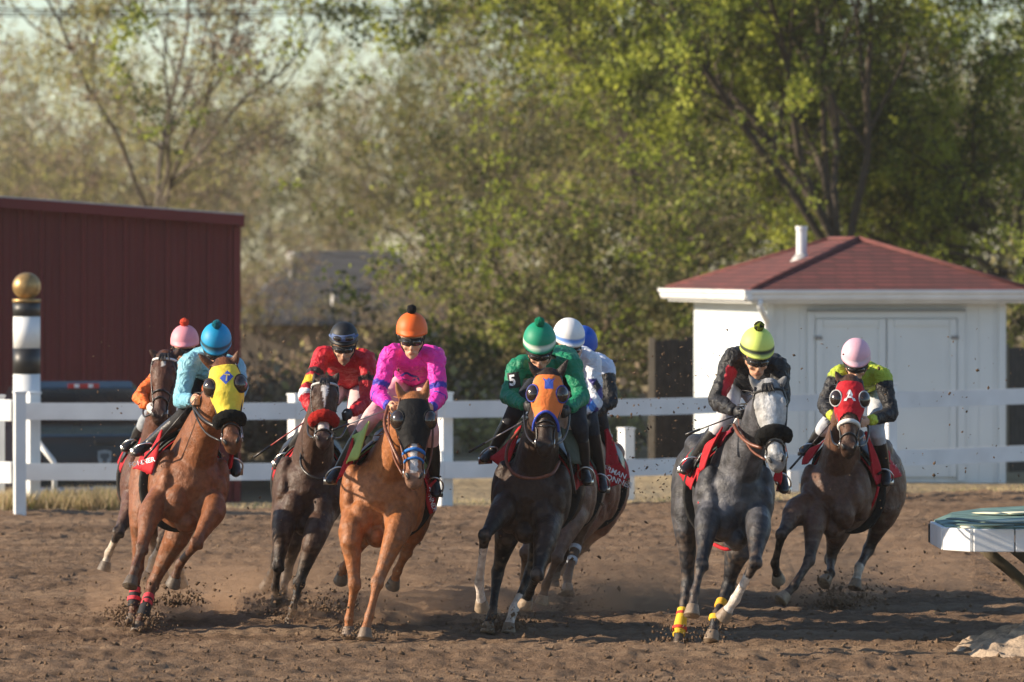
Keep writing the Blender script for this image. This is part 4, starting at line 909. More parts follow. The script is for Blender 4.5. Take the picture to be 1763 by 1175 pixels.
RED = (.45, .012, .02)
BAY, BAYP = (.235, .075, .026), (.018, .012, .010)
HORSES = [
 dict(key=1, Y=48.3, label='dark bay horse with white browband, mostly hidden behind the yellow hooded horse', chest=(268, 838), rump=(262, 800), lean=8,
      poll=(284, 612), muzzle=(272, 724), earL=(256, 601), earR=(313, 598), hroll=5, yaw=-6, base=(.085, .032, .018), points=BAYP, muzd=.7,
      blaze=[(.13, .22, .02, .012, (.5, .48, .45))],
      legs=[('f', (224, 880, 0), (204, 917, -.2), (187, 953, 0), (181, 974, 0), 1, (1.45, (.45, .38, .30))), ('f', (288, 900, 0), (280, 932, -.25), (263, 965, 0), (256, 990, .05), 1, (1.3, (.45, .38, .30))),
            ('h', (300, 890, 1.15), (300, 950, 1.4), (310, 985, 1.55), (312, 1000, 1.6), 1), ('h', (260, 890, 1.15), (270, 950, 1.4), (280, 975, 1.55), (282, 990, 1.6), 1)],
      hands=[(250, 700), (320, 712)], bridle=dict(brow=(.75, .74, .72), rings=[(.56, .05), (.66, .1)]),
      cloths=[dict(c=[(248, 752, .35), (268, 745, .2), (262, 778, .2), (230, 782, .35)])]),
 dict(key=2, Y=44.3, label='bay horse in a yellow hood with a blue diamond and black fleece noseband', chest=(330, 845), rump=(288, 806), lean=10, w=1.05,
      poll=(384, 628), muzzle=(400, 772), earL=(339, 607), earR=(411, 602), hroll=0, yaw=-4, base=(.19, .068, .027), points=(.045, .020, .012), dark_from=.7, dark_leg=.7, muzd=.55,
      legs=[('f', (258, 888, -.05), (244, 945, -.3), (232, 980, -.45), (226, 1001, -.5), 1), ('f', (366, 884, -.05), (338, 936, -.35), (309, 972, -.1), (300, 1000, -.05), 1),
            ('h', (247, 885, 1.0), (237, 975, 1.05), (230, 1040, .95), (227, 1066, .9), 1), ('h', (312, 905, .9), (263, 1006, 1.0), (248, 1054, .75), (238, 1079, .7), 0)],
      hands=[(330, 690), (402, 702)], hood=((.74, .57, .06), .58, None), cups=(.05, .03, .02), fleece=((.007, .007, .007), .64, .046),
      bridle=dict(rings=[(.72, .1)]),
      straps=[('yoke_strap', [(333, 700, -.1), (350, 722, -.35), (372, 735, -.5), (390, 738, -.5)], .014, 'leather', None)],
      wraps=[(2, .55, 1.3, .043, (.025, .025, .028)), (2, .58, .72, .045, (.55, .05, .07)), (2, .82, .92, .05, (.55, .05, .07)), (3, .45, 1.4, .043, (.025, .025, .028)), (3, .46, .60, .046, (.55, .05, .07)), (3, .68, .80, .047, (.55, .05, .07))],
      cloths=[dict(c=[(262, 770, .35), (282, 742, .1), (258, 815, .12), (229, 808, .3)], text=[('FONNER', (244, 796), 8.5, -14)]), dict(c=[(396, 780, .3), (402, 780, .3), (399, 808, .35), (392, 806, .35)])]),
 dict(key=3, Y=46.3, label='dark brown horse with thick red fleece noseband and white star', chest=(531, 852), rump=(536, 806), lean=6,
      poll=(560, 655), muzzle=(556, 764), earL=(541, 641), earR=(584, 640), hroll=2, yaw=3, base=(.062, .032, .021), points=(.016, .012, .011), muzc=(.10, .075, .07), muzd=.6, dark_from=.2,
      blaze=[(.10, .30, .030, .020, (.62, .60, .58)), (.30, .45, .010, .006, (.55, .52, .5)), (.62, .80, .05, .045, (.62, .58, .56))], hk=1.08,
      legs=[('f', (487, 915, 0), (479, 975, -.1), (474, 1012, .15), (477, 1031, .2), 1), ('f', (540, 930, -.1), (515, 1003, -.15), (504, 1050, -.2), (500, 1071, -.2), 0),
            ('h', (503, 920, 1.0), (493, 988, 1.0), (487, 1018, .9), (485, 1032, .9), 1), ('h', (490, 900, 1.2), (477, 960, 1.4), (467, 990, 1.5), (460, 1006, 1.55), 1)],
      hands=[(536, 712), (598, 716)], fleece=((.42, .02, .015), .60, .048), bridle=dict(brow=(.55, .55, .52), rings=[(.80, .02)]),
      straps=[('yoke_strap', [(520, 770, .05), (518, 800, -.05), (532, 818, -.15), (556, 825, -.17), (580, 814, -.1)], .011, 'leather', None)],
      cloths=[dict(c=[(498, 790, .4), (526, 760, .15), (512, 795, .15), (481, 812, .4)])]),
 dict(key=4, Y=43.9, label='bright chestnut horse in a black hood with blue noseband', chest=(654, 868), rump=(692, 812), lean=4, w=1.16,
      poll=(712, 686), muzzle=(713, 832), earL=(680, 654), earR=(738, 651), hroll=2, yaw=2, base=(.30, .108, .036), points=(.27, .11, .045), dark_leg=.3, muzc=(.22, .15, .12), muzd=.7, eard=.1,
      blaze=[(.55, .90, .018, .028, (.60, .55, .52))], manec=(.30, .12, .04), hk=1.03,
      legs=[('f', (604, 925, 0), (611, 1006, -.05), (601, 1066, 0), (600, 1088, 0), 0), ('f', (681, 922, -.15), (650, 1003, -.3), (636, 1061, -.4), (629, 1090, -.45), 0),
            ('h', (635, 900, 1.1), (608, 955, 1.5), (592, 978, 1.7), (588, 994, 1.75), 1), ('h', (712, 905, 1.1), (700, 950, 1.3), (684, 984, 1.4), (678, 1003, 1.45), 1)],
      hands=[(670, 700), (742, 705)], hood=((.006, .006, .007), .56, None), cups=(.02, .02, .02), hoofc=(.17, .12, .085),
      bridle=dict(mat='brown_leather', rings=[], nose=[(.62, (.03, .17, .50), .014), (.72, (.03, .17, .50), .010)], rein='brown_leather'),
      straps=[('yoke_strap', [(668, 700, -.15), (662, 730, -.3), (672, 760, -.5), (690, 800, -.62)], .014, 'brown_leather', None)],
      padc=(.38, .46, .14),
      cloths=[dict(c=[(607, 750, .3), (640, 726, .05), (612, 790, .05), (596, 800, .3)], name='saddle_pad_flap', col=(.36, .45, .13)), dict(c=[(596, 770, .42), (612, 755, .25), (602, 812, .25), (578, 832, .42)]),
              dict(c=[(735, 845, .35), (751, 820, .5), (750, 868, .55), (741, 886, .4)], text=[('FONNER', (743, 860), 8, 72)])]),
 dict(key=5, Y=44.3, label='black bay horse in an orange hood with white socks', chest=(910, 862), rump=(948, 806), lean=5, w=1.08,
      poll=(944, 645), muzzle=(937, 778), earL=(909, 621), earR=(979, 617), hroll=1, yaw=-2, base=(.036, .019, .012), points=(.010, .008, .008), dark_from=.1, muzd=.5, hk=1.02,
      legs=[('f', (862, 884, -.1), (835, 922, -.4), (825, 1003, -.1), (829, 1040, 0), 1, (1.30, (.62, .54, .48))), ('f', (938, 930, -.1), (925, 990, -.35), (912, 1020, 0), (906, 1036, .05), 1),
            ('h', (878, 905, .8), (857, 985, .95), (847, 1060, .75), (840, 1080, .7), 0), ('h', (938, 905, .9), (914, 985, 1.0), (885, 1050, .8), (876, 1081, .75), 0, (1.6, (.6, .52, .46)))],
      hands=[(905, 698), (980, 706)], hood=((.72, .19, .045), .52, (.04, .08, .45)), trimarc=.17, cups=(.05, .06, .30), hoofc=(.26, .19, .13),
      bridle=dict(rings=[(.62, .06), (.7, -.1)], rein='leather'),
      straps=[('yoke_strap', [(896, 740, .15), (876, 765, .1), (872, 795, 0), (888, 818, -.12), (918, 824, -.2), (950, 816, -.15), (963, 795, 0)], .013, 'brown_leather', None),
              ('stirrup_strap', [(978, 780, .1), (985, 820, .1), (990, 850, .12)], .012, 'leather', None)],
      padc=(.05, .065, .045), cloths=[dict(c=[(866, 768, .4), (900, 735, .15), (868, 806, .2), (838, 790, .45)]), dict(c=[(967, 735, .1), (992, 745, .4), (1006, 800, .45), (985, 800, .1)], name='saddle_pad_flap', col=(.05, .06, .04)),
               dict(c=[(1000, 770, .5), (1008, 776, .7), (1010, 830, .75), (996, 822, .5)])]),
 dict(key=6, Y=46.9, label='dusty brown horse running directly behind the orange hooded horse', chest=(962, 858), rump=(988, 806), lean=5,
      poll=(960, 680), muzzle=(955, 785), earL=(948, 668), earR=(975, 668), base=(.17, .095, .062), points=(.10, .06, .04), dark_leg=.6,
      legs=[('f', (925, 905, 0), (905, 952, -.1), (902, 995, .1), (905, 1018, .1), 1), ('f', (985, 900, 0), (960, 960, -.2), (940, 1008, -.1), (934, 1032, -.1), 1),
            ('h', (1012, 870, 1.1), (993, 935, 1.2), (977, 995, 1.0), (977, 1014, .95), 1), ('h', (960, 900, 1.1), (940, 960, 1.3), (930, 990, 1.5), (930, 1005, 1.55), 1)],
      hands=[(965, 712), (992, 713)], bridle=dict(), wraps=[(2, .12, .22, .052, (.55, .60, .68)), (2, .45, .55, .045, (.55, .60, .68)), (2, .22, .45, .043, (.09, .07, .06))], hoofc=(.30, .20, .12),
      cloths=[dict(c=[(1006, 758, .4), (1014, 752, .5), (1028, 792, .55), (1008, 806, .4)], text=[('4', (1012, 780), 16, 20)])]),
 dict(key=7, Y=48.4, label='reddish bay horse furthest back, showing only its rump and red lettered cloth', chest=(1005, 850), rump=(1030, 812), lean=5,
      poll=(980, 690), muzzle=(975, 785), earL=(970, 680), earR=(990, 680), base=(.20, .085, .05), points=(.05, .03, .02),
      legs=[('f', (975, 900, 0), (962, 950, -.2), (955, 985, 0), (953, 1000, 0), 1), ('f', (1012, 900, 0), (985, 945, -.2), (962, 975, 0), (955, 990, 0), 1),
            ('h', (1040, 890, 1.1), (1005, 940, 1.4), (985, 965, 1.5), (975, 980, 1.55), 1), ('h', (1000, 890, 1.1), (970, 940, 1.4), (960, 965, 1.5), (955, 980, 1.55), 1)],
      hands=[(985, 720), (1020, 722)], bridle=dict(),
      cloths=[dict(c=[(1040, 745, .1), (1046, 738, .2), (1064, 795, .1), (1046, 815, .0)]), dict(c=[(1034, 812, -.15), (1066, 796, 0.0), (1084, 825, .05), (1036, 846, -.12)], text=[('ERMAN', (1059, 813), 9, 24), ('FONNER', (1063, 828), 10, 20)])]),
 dict(key=8, Y=42.1, label='dapple grey horse with black fleece noseband and yellow leg wraps', chest=(1270, 870), rump=(1220, 806), lean=3, w=1.0,
      poll=(1322, 664), muzzle=(1338, 803), earL=(1289, 645), earR=(1355, 646), hroll=1, yaw=-6, base=(.050, .050, .056), points=(.014, .014, .018), headc=(.36, .36, .36), dapple=1, dark_from=.0, muzc=(.10, .10, .105), muzd=.6,
      blaze=[(.16, .50, .030, .03, (.60, .60, .60)), (.66, .86, .028, .03, (.5, .5, .5))], hk=1.04,
      legs=[('f', (1217, 905, -.05), (1208, 972, -.3), (1196, 1020, -.4), (1192, 1050, -.45), 1), ('f', (1305, 915, -.1), (1300, 968, -.35), (1266, 1032, -.15), (1249, 1057, -.1), 1, (1.25, (.62, .56, .50))),
            ('h', (1182, 885, 1.0), (1184, 1000, 1.05), (1169, 1090, .85), (1167, 1114, .8), 0), ('h', (1273, 930, .9), (1254, 1008, 1.0), (1232, 1064, .8), (1226, 1094, .75), 1)],
      hands=[(1270, 712), (1332, 716)], fleece=((.007, .007, .007), .60, .050), bridle=dict(rings=[(.70, .1)], rein='brown_leather', brow=(.03, .03, .03)), hoofc=(.22, .16, .11),
      straps=[('yoke_strap', [(1264, 732, -.05), (1272, 748, -.25), (1290, 764, -.4), (1312, 772, -.5)], .013, 'brown_leather', None), ('girth_strap', [(1203, 810, .3), (1202, 845, .2), (1206, 880, .1)], .012, 'cloth', RED), ('girth_strap', [(1230, 938, .3), (1250, 946, .2), (1270, 942, .2)], .014, 'cloth', RED)],
      wraps=[(2, .55, 1.25, .043, (.68, .42, .03)), (2, .62, .67, .045, (.55, .05, .03)), (2, .90, .95, .051, (.55, .05, .03)), (3, .50, .66, .045, (.68, .36, .03)), (3, .98, 1.2, .046, (.68, .42, .03))],
      padc=(.03, .07, .06), cloths=[dict(c=[(1218, 768, .3), (1244, 735, .1), (1214, 808, .15), (1196, 828, .35)]), dict(c=[(1238, 748, .2), (1262, 736, .0), (1262, 744, 0), (1232, 772, .2)], col=(.22, .012, .03)), dict(c=[(1333, 806, .3), (1346, 806, .35), (1342, 835, .35), (1334, 826, .3)])]),
 dict(key=9, Y=47.5, label='brown horse in a red hood marked A, nearest the shed', chest=(1432, 858), rump=(1505, 808), lean=-4, w=1.0,
      poll=(1464, 656), muzzle=(1461, 780), earL=(1438, 638), earR=(1485, 652), hroll=0, yaw=0, base=(.10, .046, .026), points=(.028, .018, .014), dark_from=.3, muzd=.6, hk=1.04,
      legs=[('f', (1368, 885, -.1), (1346, 920, -.35), (1334, 970, -.2), (1339, 994, -.1), 1), ('f', (1402, 905, -.1), (1394, 965, -.3), (1368, 1008, -.45), (1350, 1028, -.5), 1),
            ('h', (1445, 905, .9), (1430, 962, 1.1), (1430, 988, .9), (1422, 999, .85), 1), ('h', (1525, 880, 1.1), (1496, 945, 1.2), (1479, 978, 1.0), (1473, 1005, .95), 1, (1.9, (.5, .42, .34)))],
      hands=[(1433, 722), (1493, 728)], hood=((.50, .012, .022), .48, None), cups=(.5, .5, .5), hoofc=(.28, .20, .13),
      bridle=dict(mat='black', rings=[(.74, .1)], nose=[(.58, (.72, .70, .66), .020)], rein='leather'),
      straps=[('girth_strap', [(1512, 838, .2), (1508, 855, .2), (1498, 878, .25)], .012, 'cloth', RED)],
      cloths=[dict(c=[(1392, 780, .4), (1416, 757, .15), (1402, 790, .2), (1380, 800, .4)]), dict(c=[(1487, 745, .1), (1494, 742, .2), (1514, 810, .25), (1504, 822, .15)]), dict(c=[(1526, 775, .5), (1534, 790, .8), (1549, 820, .85), (1528, 828, .5)], text=[('NER', (1540, 815), 8, 8), ('AN', (1536, 802), 8, 14)])]),
]

# ------------------------------------------------------------------ jockeys
SKIN = (.58, .32, .205)
def jockey(j, H):
    Y = H['Y']
    def q(key, d): 
        p = j[key]; return v3(P(p[0], p[1], Y + (p[2] if len(p) > 2 else d)))
    hm = q('helmet', .15)
    sh = [q('shL', .42), q('shR', .42)]; el = [q('elL', .30), q('elR', .30)]; ha = [q('haL', .05), q('haR', .05)]
    kn = [q('knL', .28), q('knR', .28)]; an = [q('anL', .50), q('anR', .50)]; to = [q('toL', .34), q('toR', .34)]
    hip = q('hip', 1.02); sd = unit(sh[1] - sh[0])
    for a, s_ in ((0, -1), (1, 1)):
        an[a] = an[a] + sd * s_ * .022; to[a] = to[a] + sd * s_ * .03
    pit = R(j.get('pitch', 18)); yw = R(j.get('yaw', 0))
    fw = np.array((math.sin(yw) * math.cos(pit), -math.cos(yw) * math.cos(pit), -math.sin(pit)))
    hr = R(j.get('hroll', 0)); si = unit(np.cross((math.sin(hr), 0, math.cos(hr)), fw)) * 1.0
    if si[0] < 0: si = -si
    u = np.cross(fw, si); u = u if u[2] > 0 else -u
    hr_ = j.get('hw', .125)                      # half width of the helmet
    sc = hr_ / .125
    fc = hm - u * .105 * sc + fw * .02 * sc         # middle of the face
    mid = (sh[0] + sh[1]) / 2
    # --- body: one continuous figure
    g = G(); Ee = lambda c, a, b, d: g.ell(c, (si * a * sc, fw * b * sc, u * d * sc), 16)
    Ee(hm - u * .01, .098, .115, .10); Ee(fc, .073, .085, .095)
    Ee(fc - u * .065 * sc + fw * .022 * sc, .054, .058, .050)     # jaw
    Ee(fc - u * .098 * sc + fw * .058 * sc, .024, .022, .020)     # chin
    g.loft([fc + u * .030 * sc + fw * .078 * sc, fc - u * .008 * sc + fw * .098 * sc, fc - u * .024 * sc + fw * .100 * sc, fc - u * .034 * sc + fw * .082 * sc], (.010 * sc, .014 * sc, .020 * sc, .012 * sc), (.012 * sc, .016 * sc, .014 * sc, .01 * sc), si, 10, 2)
    for s in (-1, 1):
        Ee(fc + si * s * .046 * sc - u * .02 * sc + fw * .045 * sc, .024, .026, .022)   # cheek
        Ee(fc + si * s * .076 * sc + u * .0 - fw * .01, .013, .022, .032)               # ear
    for d_, zz in ((-.055, .011), (-.067, .012)):                                          # lips
        Ee(fc + u * d_ * sc + fw * .076 * sc, .026, .012, .0065)
    nb = mid + u * .0 + np.array((0, .03, .03))
    g.loft([fc - u * .03 - fw * .03, fc * .5 + nb * .5 - fw * .02, nb], (.055, .056, .07), (.058, .06, .075), si, 14, 3)
    top = mid + np.array((0, .05, .0))
    g.loft([hip, hip * .6 + top * .4, hip * .25 + top * .75, top], (.12, .11, .14, .10), (.09, .085, .10, .075), sd, 16, 3)
    for a in range(2):
        g.loft([mid * .4 + sh[a] * .6, sh[a], sh[a] * .5 + el[a] * .5, el[a], el[a] * .6 + ha[a] * .4, el[a] * .12 + ha[a] * .88], (.05, .052, .042, .036, .035, .025), (.05, .052, .042, .036, .033, .022), sd, 12, 3)
        g.loft([hip + sd * (.05 if a else -.05), hip * .5 + kn[a] * .5 + sd * (.03 if a else -.03), kn[a], kn[a] * .6 + an[a] * .4, an[a]], (.06, .05, .036, .030, .026), (.06, .05, .036, .032, .026), sd, 12, 3)
        # hand: palm, four curled fingers, thumb
        d = unit(ha[a] - el[a]); wr = el[a] * .12 + ha[a] * .88; n_ = unit(np.cross(d, (0, 0, 1))); n_ = n_ if (n_[0] > 0) == (a == 0) else -n_   # n_: inward
        kx = unit(np.cross(n_, d)); kx = kx if kx[2] > 0 else -kx
        pc = wr + d * .045
        g.ell(pc, (d * .048, kx * .042, n_ * .019), 14)
        for fi, fl in enumerate((.034, .038, .036, .029)):
            b = pc + d * .036 + kx * (.030 - fi * .020)
            g.tube([b, b + d * fl * .75 + n_ * .006, b + d * fl * .85 + n_ * .028, b + d * .004 + n_ * .040, b - d * .016 + n_ * .034], (.0095, .0098, .009, .0085, .007), 8, 2)
        tb = pc - d * .012 + kx * .036
        g.tube([tb, tb + d * .022 + kx * .012 + n_ * .018, tb + d * .042 + kx * .004 + n_ * .034], (.012, .0105, .008), 8, 2)
    vv, ff = remesh(g, .0075, 3)
    c = np.tile(np.array(j.get('skin', SKIN)), (len(vv), 1)) * (.85 + .3 * vnoise3(vv, 30)[:, None])
    lp = np.linalg.norm((vv - (fc - u * .061 * sc + fw * .08 * sc)) / np.array((.028, .028, .012)), axis=1) < 1
    c[lp] = c[lp] * np.array((.85, .62, .6))
    if j.get('beard'):
        bm = ((vv - fc) @ u < -.045 * sc) & ((vv - fc) @ fw > -.02) & ((vv - fc) @ u > -.14 * sc); c[bm] = c[bm] * .55
    if j.get('gloves') is not None:
        gd = np.minimum(np.linalg.norm(vv - ha[0], axis=1), np.linalg.norm(vv - ha[1], axis=1)) < .12; c[gd] = np.array(j['gloves'])
    o = finish('person', (vv, ff), 'skin', None, colors=c, origin=(hip[0], hip[1], hip[2]))
    tag(o, j['label'], 'jockey', 'jockeys riding the racehorses')
    # --- racing silks
    g = G(); S = []; lab = []
    tops = [hip + np.array((0, .10, 0)), hip * .68 + top * .32, hip * .35 + top * .65, top * .9 + hip * .1, top + fw * .02, nb + u * .02 + fw * .0]
    g.loft(tops, (.145, .15, .17, .185, .14, .075), (.125, .125, .13, .115, .10, .075), sd, 20, 3)
    for a_ in np.linspace(0, 1, 10): S.append(hip * (1 - a_) + top * a_); lab.append((0, a_))
    for a in range(2):
        wr = el[a] * .10 + ha[a] * .90
        g.ell(sh[a] - sd * (.02 if a else -.02), (sd * .085, np.array((0, .10, 0)), np.array((0, 0, .085))), 14)
        g.loft([mid * .45 + sh[a] * .55 + np.array((0, .03, 0)), sh[a], sh[a] * .72 + el[a] * .28, sh[a] * .4 + el[a] * .6, el[a], el[a] * .7 + wr * .3, el[a] * .3 + wr * .7, wr],
               (.08, .082, .074, .066, .060, .057, .050, .036), (.095, .085, .076, .068, .062, .058, .049, .035), sd, 16, 3)
        for a_ in np.linspace(.1, 1, 14): S.append(sh[a] * (1 - a_) + el[a] * a_); lab.append((1 + a, a_))
        for a_ in np.linspace(0, 1, 14): S.append(el[a] * (1 - a_) + wr * a_); lab.append((1 + a, 1 + a_))
    vv, ff = remesh(g, .011, 3)
    ns = vnoise3(vv, 22.0) - .5; ns2 = vnoise3(vv, 55.0) - .5
    nr = np.zeros_like(vv); me = bpy.data.meshes.new('n'); me.from_pydata(vv.tolist(), [], ff); me.update()
    nn = np.empty(len(vv) * 3); me.vertices.foreach_get('normal', nn); nn = nn.reshape(-1, 3); bpy.data.meshes.remove(me)
    rdg = np.clip(1 - np.abs(vnoise3(vv * np.array((1, 1, .7)), 26.0) - .5) / .10, 0, 1); vv = vv + nn * (ns * .020 + ns2 * .006 + rdg * .008)[:, None]
    idx = nearest(vv, S); lab = np.array(lab); L0, L1 = lab[idx, 0], lab[idx, 1]
    rel = vv - mid
    cc = j['silk'](L0, L1, rel @ sd, rel @ unit(hip - top), rel[:, 2], vv)
    shirt = finish('shirt', (vv, ff), 'silk', o, colors=cc)
    # --- breeches and boots
    g = G()
    for a in range(2):
        off = sd * (.085 if a else -.085)
        g.loft([hip + off * .4 + np.array((0, .05, -.05)), hip + off * .8 + np.array((0, 0, -.05)), hip * .5 + kn[a] * .5 + off * .4 - np.array((0, 0, .02)), kn[a] * .88 + hip * .12, kn[a], kn[a] * .86 + an[a] * .14, kn[a] * .60 + an[a] * .40], (.07, .085, .088, .074, .070, .066, .054), (.07, .09, .092, .076, .072, .066, .056), sd, 16, 3)
    g.ell(hip + np.array((0, .03, -.05)), (sd * .11, np.array((0, .09, 0)), np.array((0, 0, .08))), 16)
    vv, ff = remesh(g, .012, 3)
    finish('breeches', (vv, ff), 'cloth', o, colors=j.get('breeches', (.68, .66, .64)))
    for a in range(2):
        g = G(); kk = kn[a] * .72 + an[a] * .28; dn = unit(an[a] - kn[a]); tf = unit(to[a] - an[a])
        if j.get('highboot'): kk = kn[a] * .92 + an[a] * .08
        g.loft([kk, kk * .9 + an[a] * .1, kk * .5 + an[a] * .5, kk * .1 + an[a] * .9, an[a] + dn * .03], (.058, .060, .056, .042, .036), (.060, .062, .060, .044, .04), sd, 14, 3)
        heel = an[a] + dn * .045 - tf * .03
        g.loft([heel - tf * .02, heel + tf * .05, heel + tf * .14, heel + tf * .19, heel + tf * .215], (.026, .036, .044, .038, .015), (.034, .042, .036, .028, .014), sd, 14, 3)
        g.box(heel + dn * .035 + tf * .0, (.05, .05, .02))
        vv, ff = remesh(g, .010, 2); bt = finish('boot', (vv, ff), 'leather', o)
        g = G(); st = heel + tf * .11 + dn * .04
        ang = np.linspace(-math.pi * .5, math.pi * 1.5, 24)
        upv = -dn
        g.tube([st + sd * .062 * math.cos(x) + upv * (.065 + .075 * math.sin(x)) for x in ang], .0065, 8, 1)
        g.loft([st - sd * .055 - upv * .006, st + sd * .055 - upv * .006], .012, .03, (0, 1, 0), 8, 1)
        stp = finish('stirrup', g, 'metal', H['obj'])
    # --- helmet
    cp = j['cap']; g = G(); n = 40; rows = 16; vs = []; cols = []
    fcol = lambda th: np.array(cp['c2']) if cp.get('c2') is not None and (int((th / (2 * math.pi) * cp.get('panels', 4))) % 2) else np.array(cp['c'])
    for i in range(rows + 1):
        ph = (math.pi * .56) * i / rows
        for k in range(n):
            th = 2 * math.pi * (k + .5) / n; rr = math.sin(min(ph, math.pi * .5)) ** .9; z = math.cos(ph)
            seam = 1 - .012 * max(0, 1 - abs(((th / (2 * math.pi) * 4 + .5) % 1) - .5) * 2 / .12 * 1.0) if i > 1 else 1
            fwd = math.cos(th); sx = math.sin(th)
            brim = 0
            if i >= rows - 1 and fwd > .3: brim = (fwd - .3) * .05
            p = hm + (si * sx * hr_ * rr + fw * (fwd * (hr_ * 1.18 + brim) * rr) + u * z * hr_ * 1.12 + u * hr_ * .02) * seam - fw * .012
            vs.append(p); bandrow = cp.get('band') is not None and rows - 3 <= i <= rows - 2
            cols.append(np.array(cp['band']) if bandrow else fcol(th))
    fs = [(i * n + k, i * n + (k + 1) % n, (i + 1) * n + (k + 1) % n, (i + 1) * n + k) for i in range(rows) for k in range(n)]
    fs = [tuple(reversed(x)) for x in fs]; fs.append(tuple(range(n)))
    vs = np.array(vs); cen = hm - u * hr_ * .12
    low = cen + (vs[-n:] - cen) * .90
    o0 = len(vs); vs = np.vstack([vs, low]); cols += [np.array((.03, .03, .03))] * n
    fs += [(o0 - n + k, o0 - n + (k + 1) % n, o0 + (k + 1) % n, o0 + k)[::-1] for k in range(n)]; fs.append(tuple(range(o0, o0 + n)))
    he = finish('helmet', (vs, fs), 'knit', o, colors=np.array(cols))
    if cp.get('pom') is not None:
        g = G(); pr = .038 * sc; pc = hm + u * (hr_ * 1.12 + pr * .78) + fw * .005
        g.ell(pc, (si * pr, fw * pr, u * pr), 28); vv = g.verts(); vv = pc + (vv - pc) * (.82 + .40 * vnoise3(vv, 95.0)[:, None])
        pcx = np.tile(np.array(cp['pom']), (len(vv), 1))
        if cp.get('pom2') is not None: pcx = np.where((vnoise3(vv, 60.0) > .5)[:, None], np.array(cp['pom2']), pcx)
        finish('pompom', (vv, g.F), 'fuzz', he, colors=pcx)
    # --- goggles and chin strap
    def goggles(upo, sccol, fwo=0.0, big=1.0):
        g = G(); gc = fc + u * upo * sc + fw * fwo
        arc = lambda r1, r2: [gc + si * math.sin(x) * r1 * sc + fw * math.cos(x) * r2 * sc for x in np.linspace(-math.pi, math.pi, 30)]
        hb = big * .009
        g.loft(arc(.087 * big, .099 * big), .006, hb * 1.5, u * 1.0 + np.zeros(3), 8, 1, m=0)
        g.loft([gc + si * math.sin(x) * .081 * sc * big + fw * math.cos(x) * .100 * sc * big for x in np.linspace(-1.15, 1.15, 14)], .010, .031 * sc, fw, 10, 1, m=0)
        for s in (-1, 1):
            g.ell(gc + si * s * .038 * sc * big + fw * .091 * sc * big, (unit(si - fw * s * .42) * .035 * sc * big, unit(fw + si * s * .42) * .020 * sc, u * .024 * sc), 16, m=1)
        m_ = M['lens']; ob = finish('goggles', g, ['cloth', m_], o, colors=sccol); return ob
    goggles(.030, j.get('gogc', (.03, .03, .03)))
    if j.get('gog2') is not None: goggles(.145, j['gog2'], .018, 1.28)
    g = G()
    for s in (-1, 1): g.tube([hm + si * s * hr_ * .90 - u * .02, fc + si * s * .078 * sc - u * .03, fc - u * .105 * sc + fw * .028 * sc + si * s * .015], .006, 6, 3)
    finish('chin_strap', g, 'leather', o)
    j['o'] = o; j['shirt'] = shirt; j['ha'] = ha; j['he'] = he
    return o
def solid(c): return lambda L0, L1, x, y, z, v: np.tile(np.array(c, float), (len(L0), 1))
def paint(c, rules):
    def fn(L0, L1, x, y, z, v):
        k = np.tile(np.array(c, float), (len(L0), 1))
        for cond, col in rules: k = np.where(cond(L0, L1, x, y, z, v)[:, None], np.array(col, float), k)
        return k
    return fn
def arm(t0, t1, which=None): return lambda L0, L1, x, y, z, v: (L0 > 0 if which is None else L0 == which) & (L1 > t0) & (L1 < t1)
def diamonds(L0, L1, x, y, z, v):
    k = np.tile(np.array((.66, .68, .74)), (len(L0), 1)); m = (L0 > 0) & (L1 > .45)
    a = np.floor((v[:, 2] * 1.0 + v[:, 0] * 1.5) * 9); b = np.floor((v[:, 2] * 1.0 - v[:, 0] * 1.5) * 9); p = (a + 2 * b) % 4
    pal = np.array([(.02, .02, .025), (.66, .68, .74), (.06, .05, .22), (.62, .64, .70)]); low = (L1 > 1.25)[:, None]
    dc = pal[p.astype(int)]; dc = np.where(low & ((a + b) % 2 == 0)[:, None], np.array((.04, .20, .58)), dc)
    return np.where(m[:, None], dc, k)
WH = (.70, .69, .68); PINK = (.80, .035, .40); BLK = (.014, .014, .016)
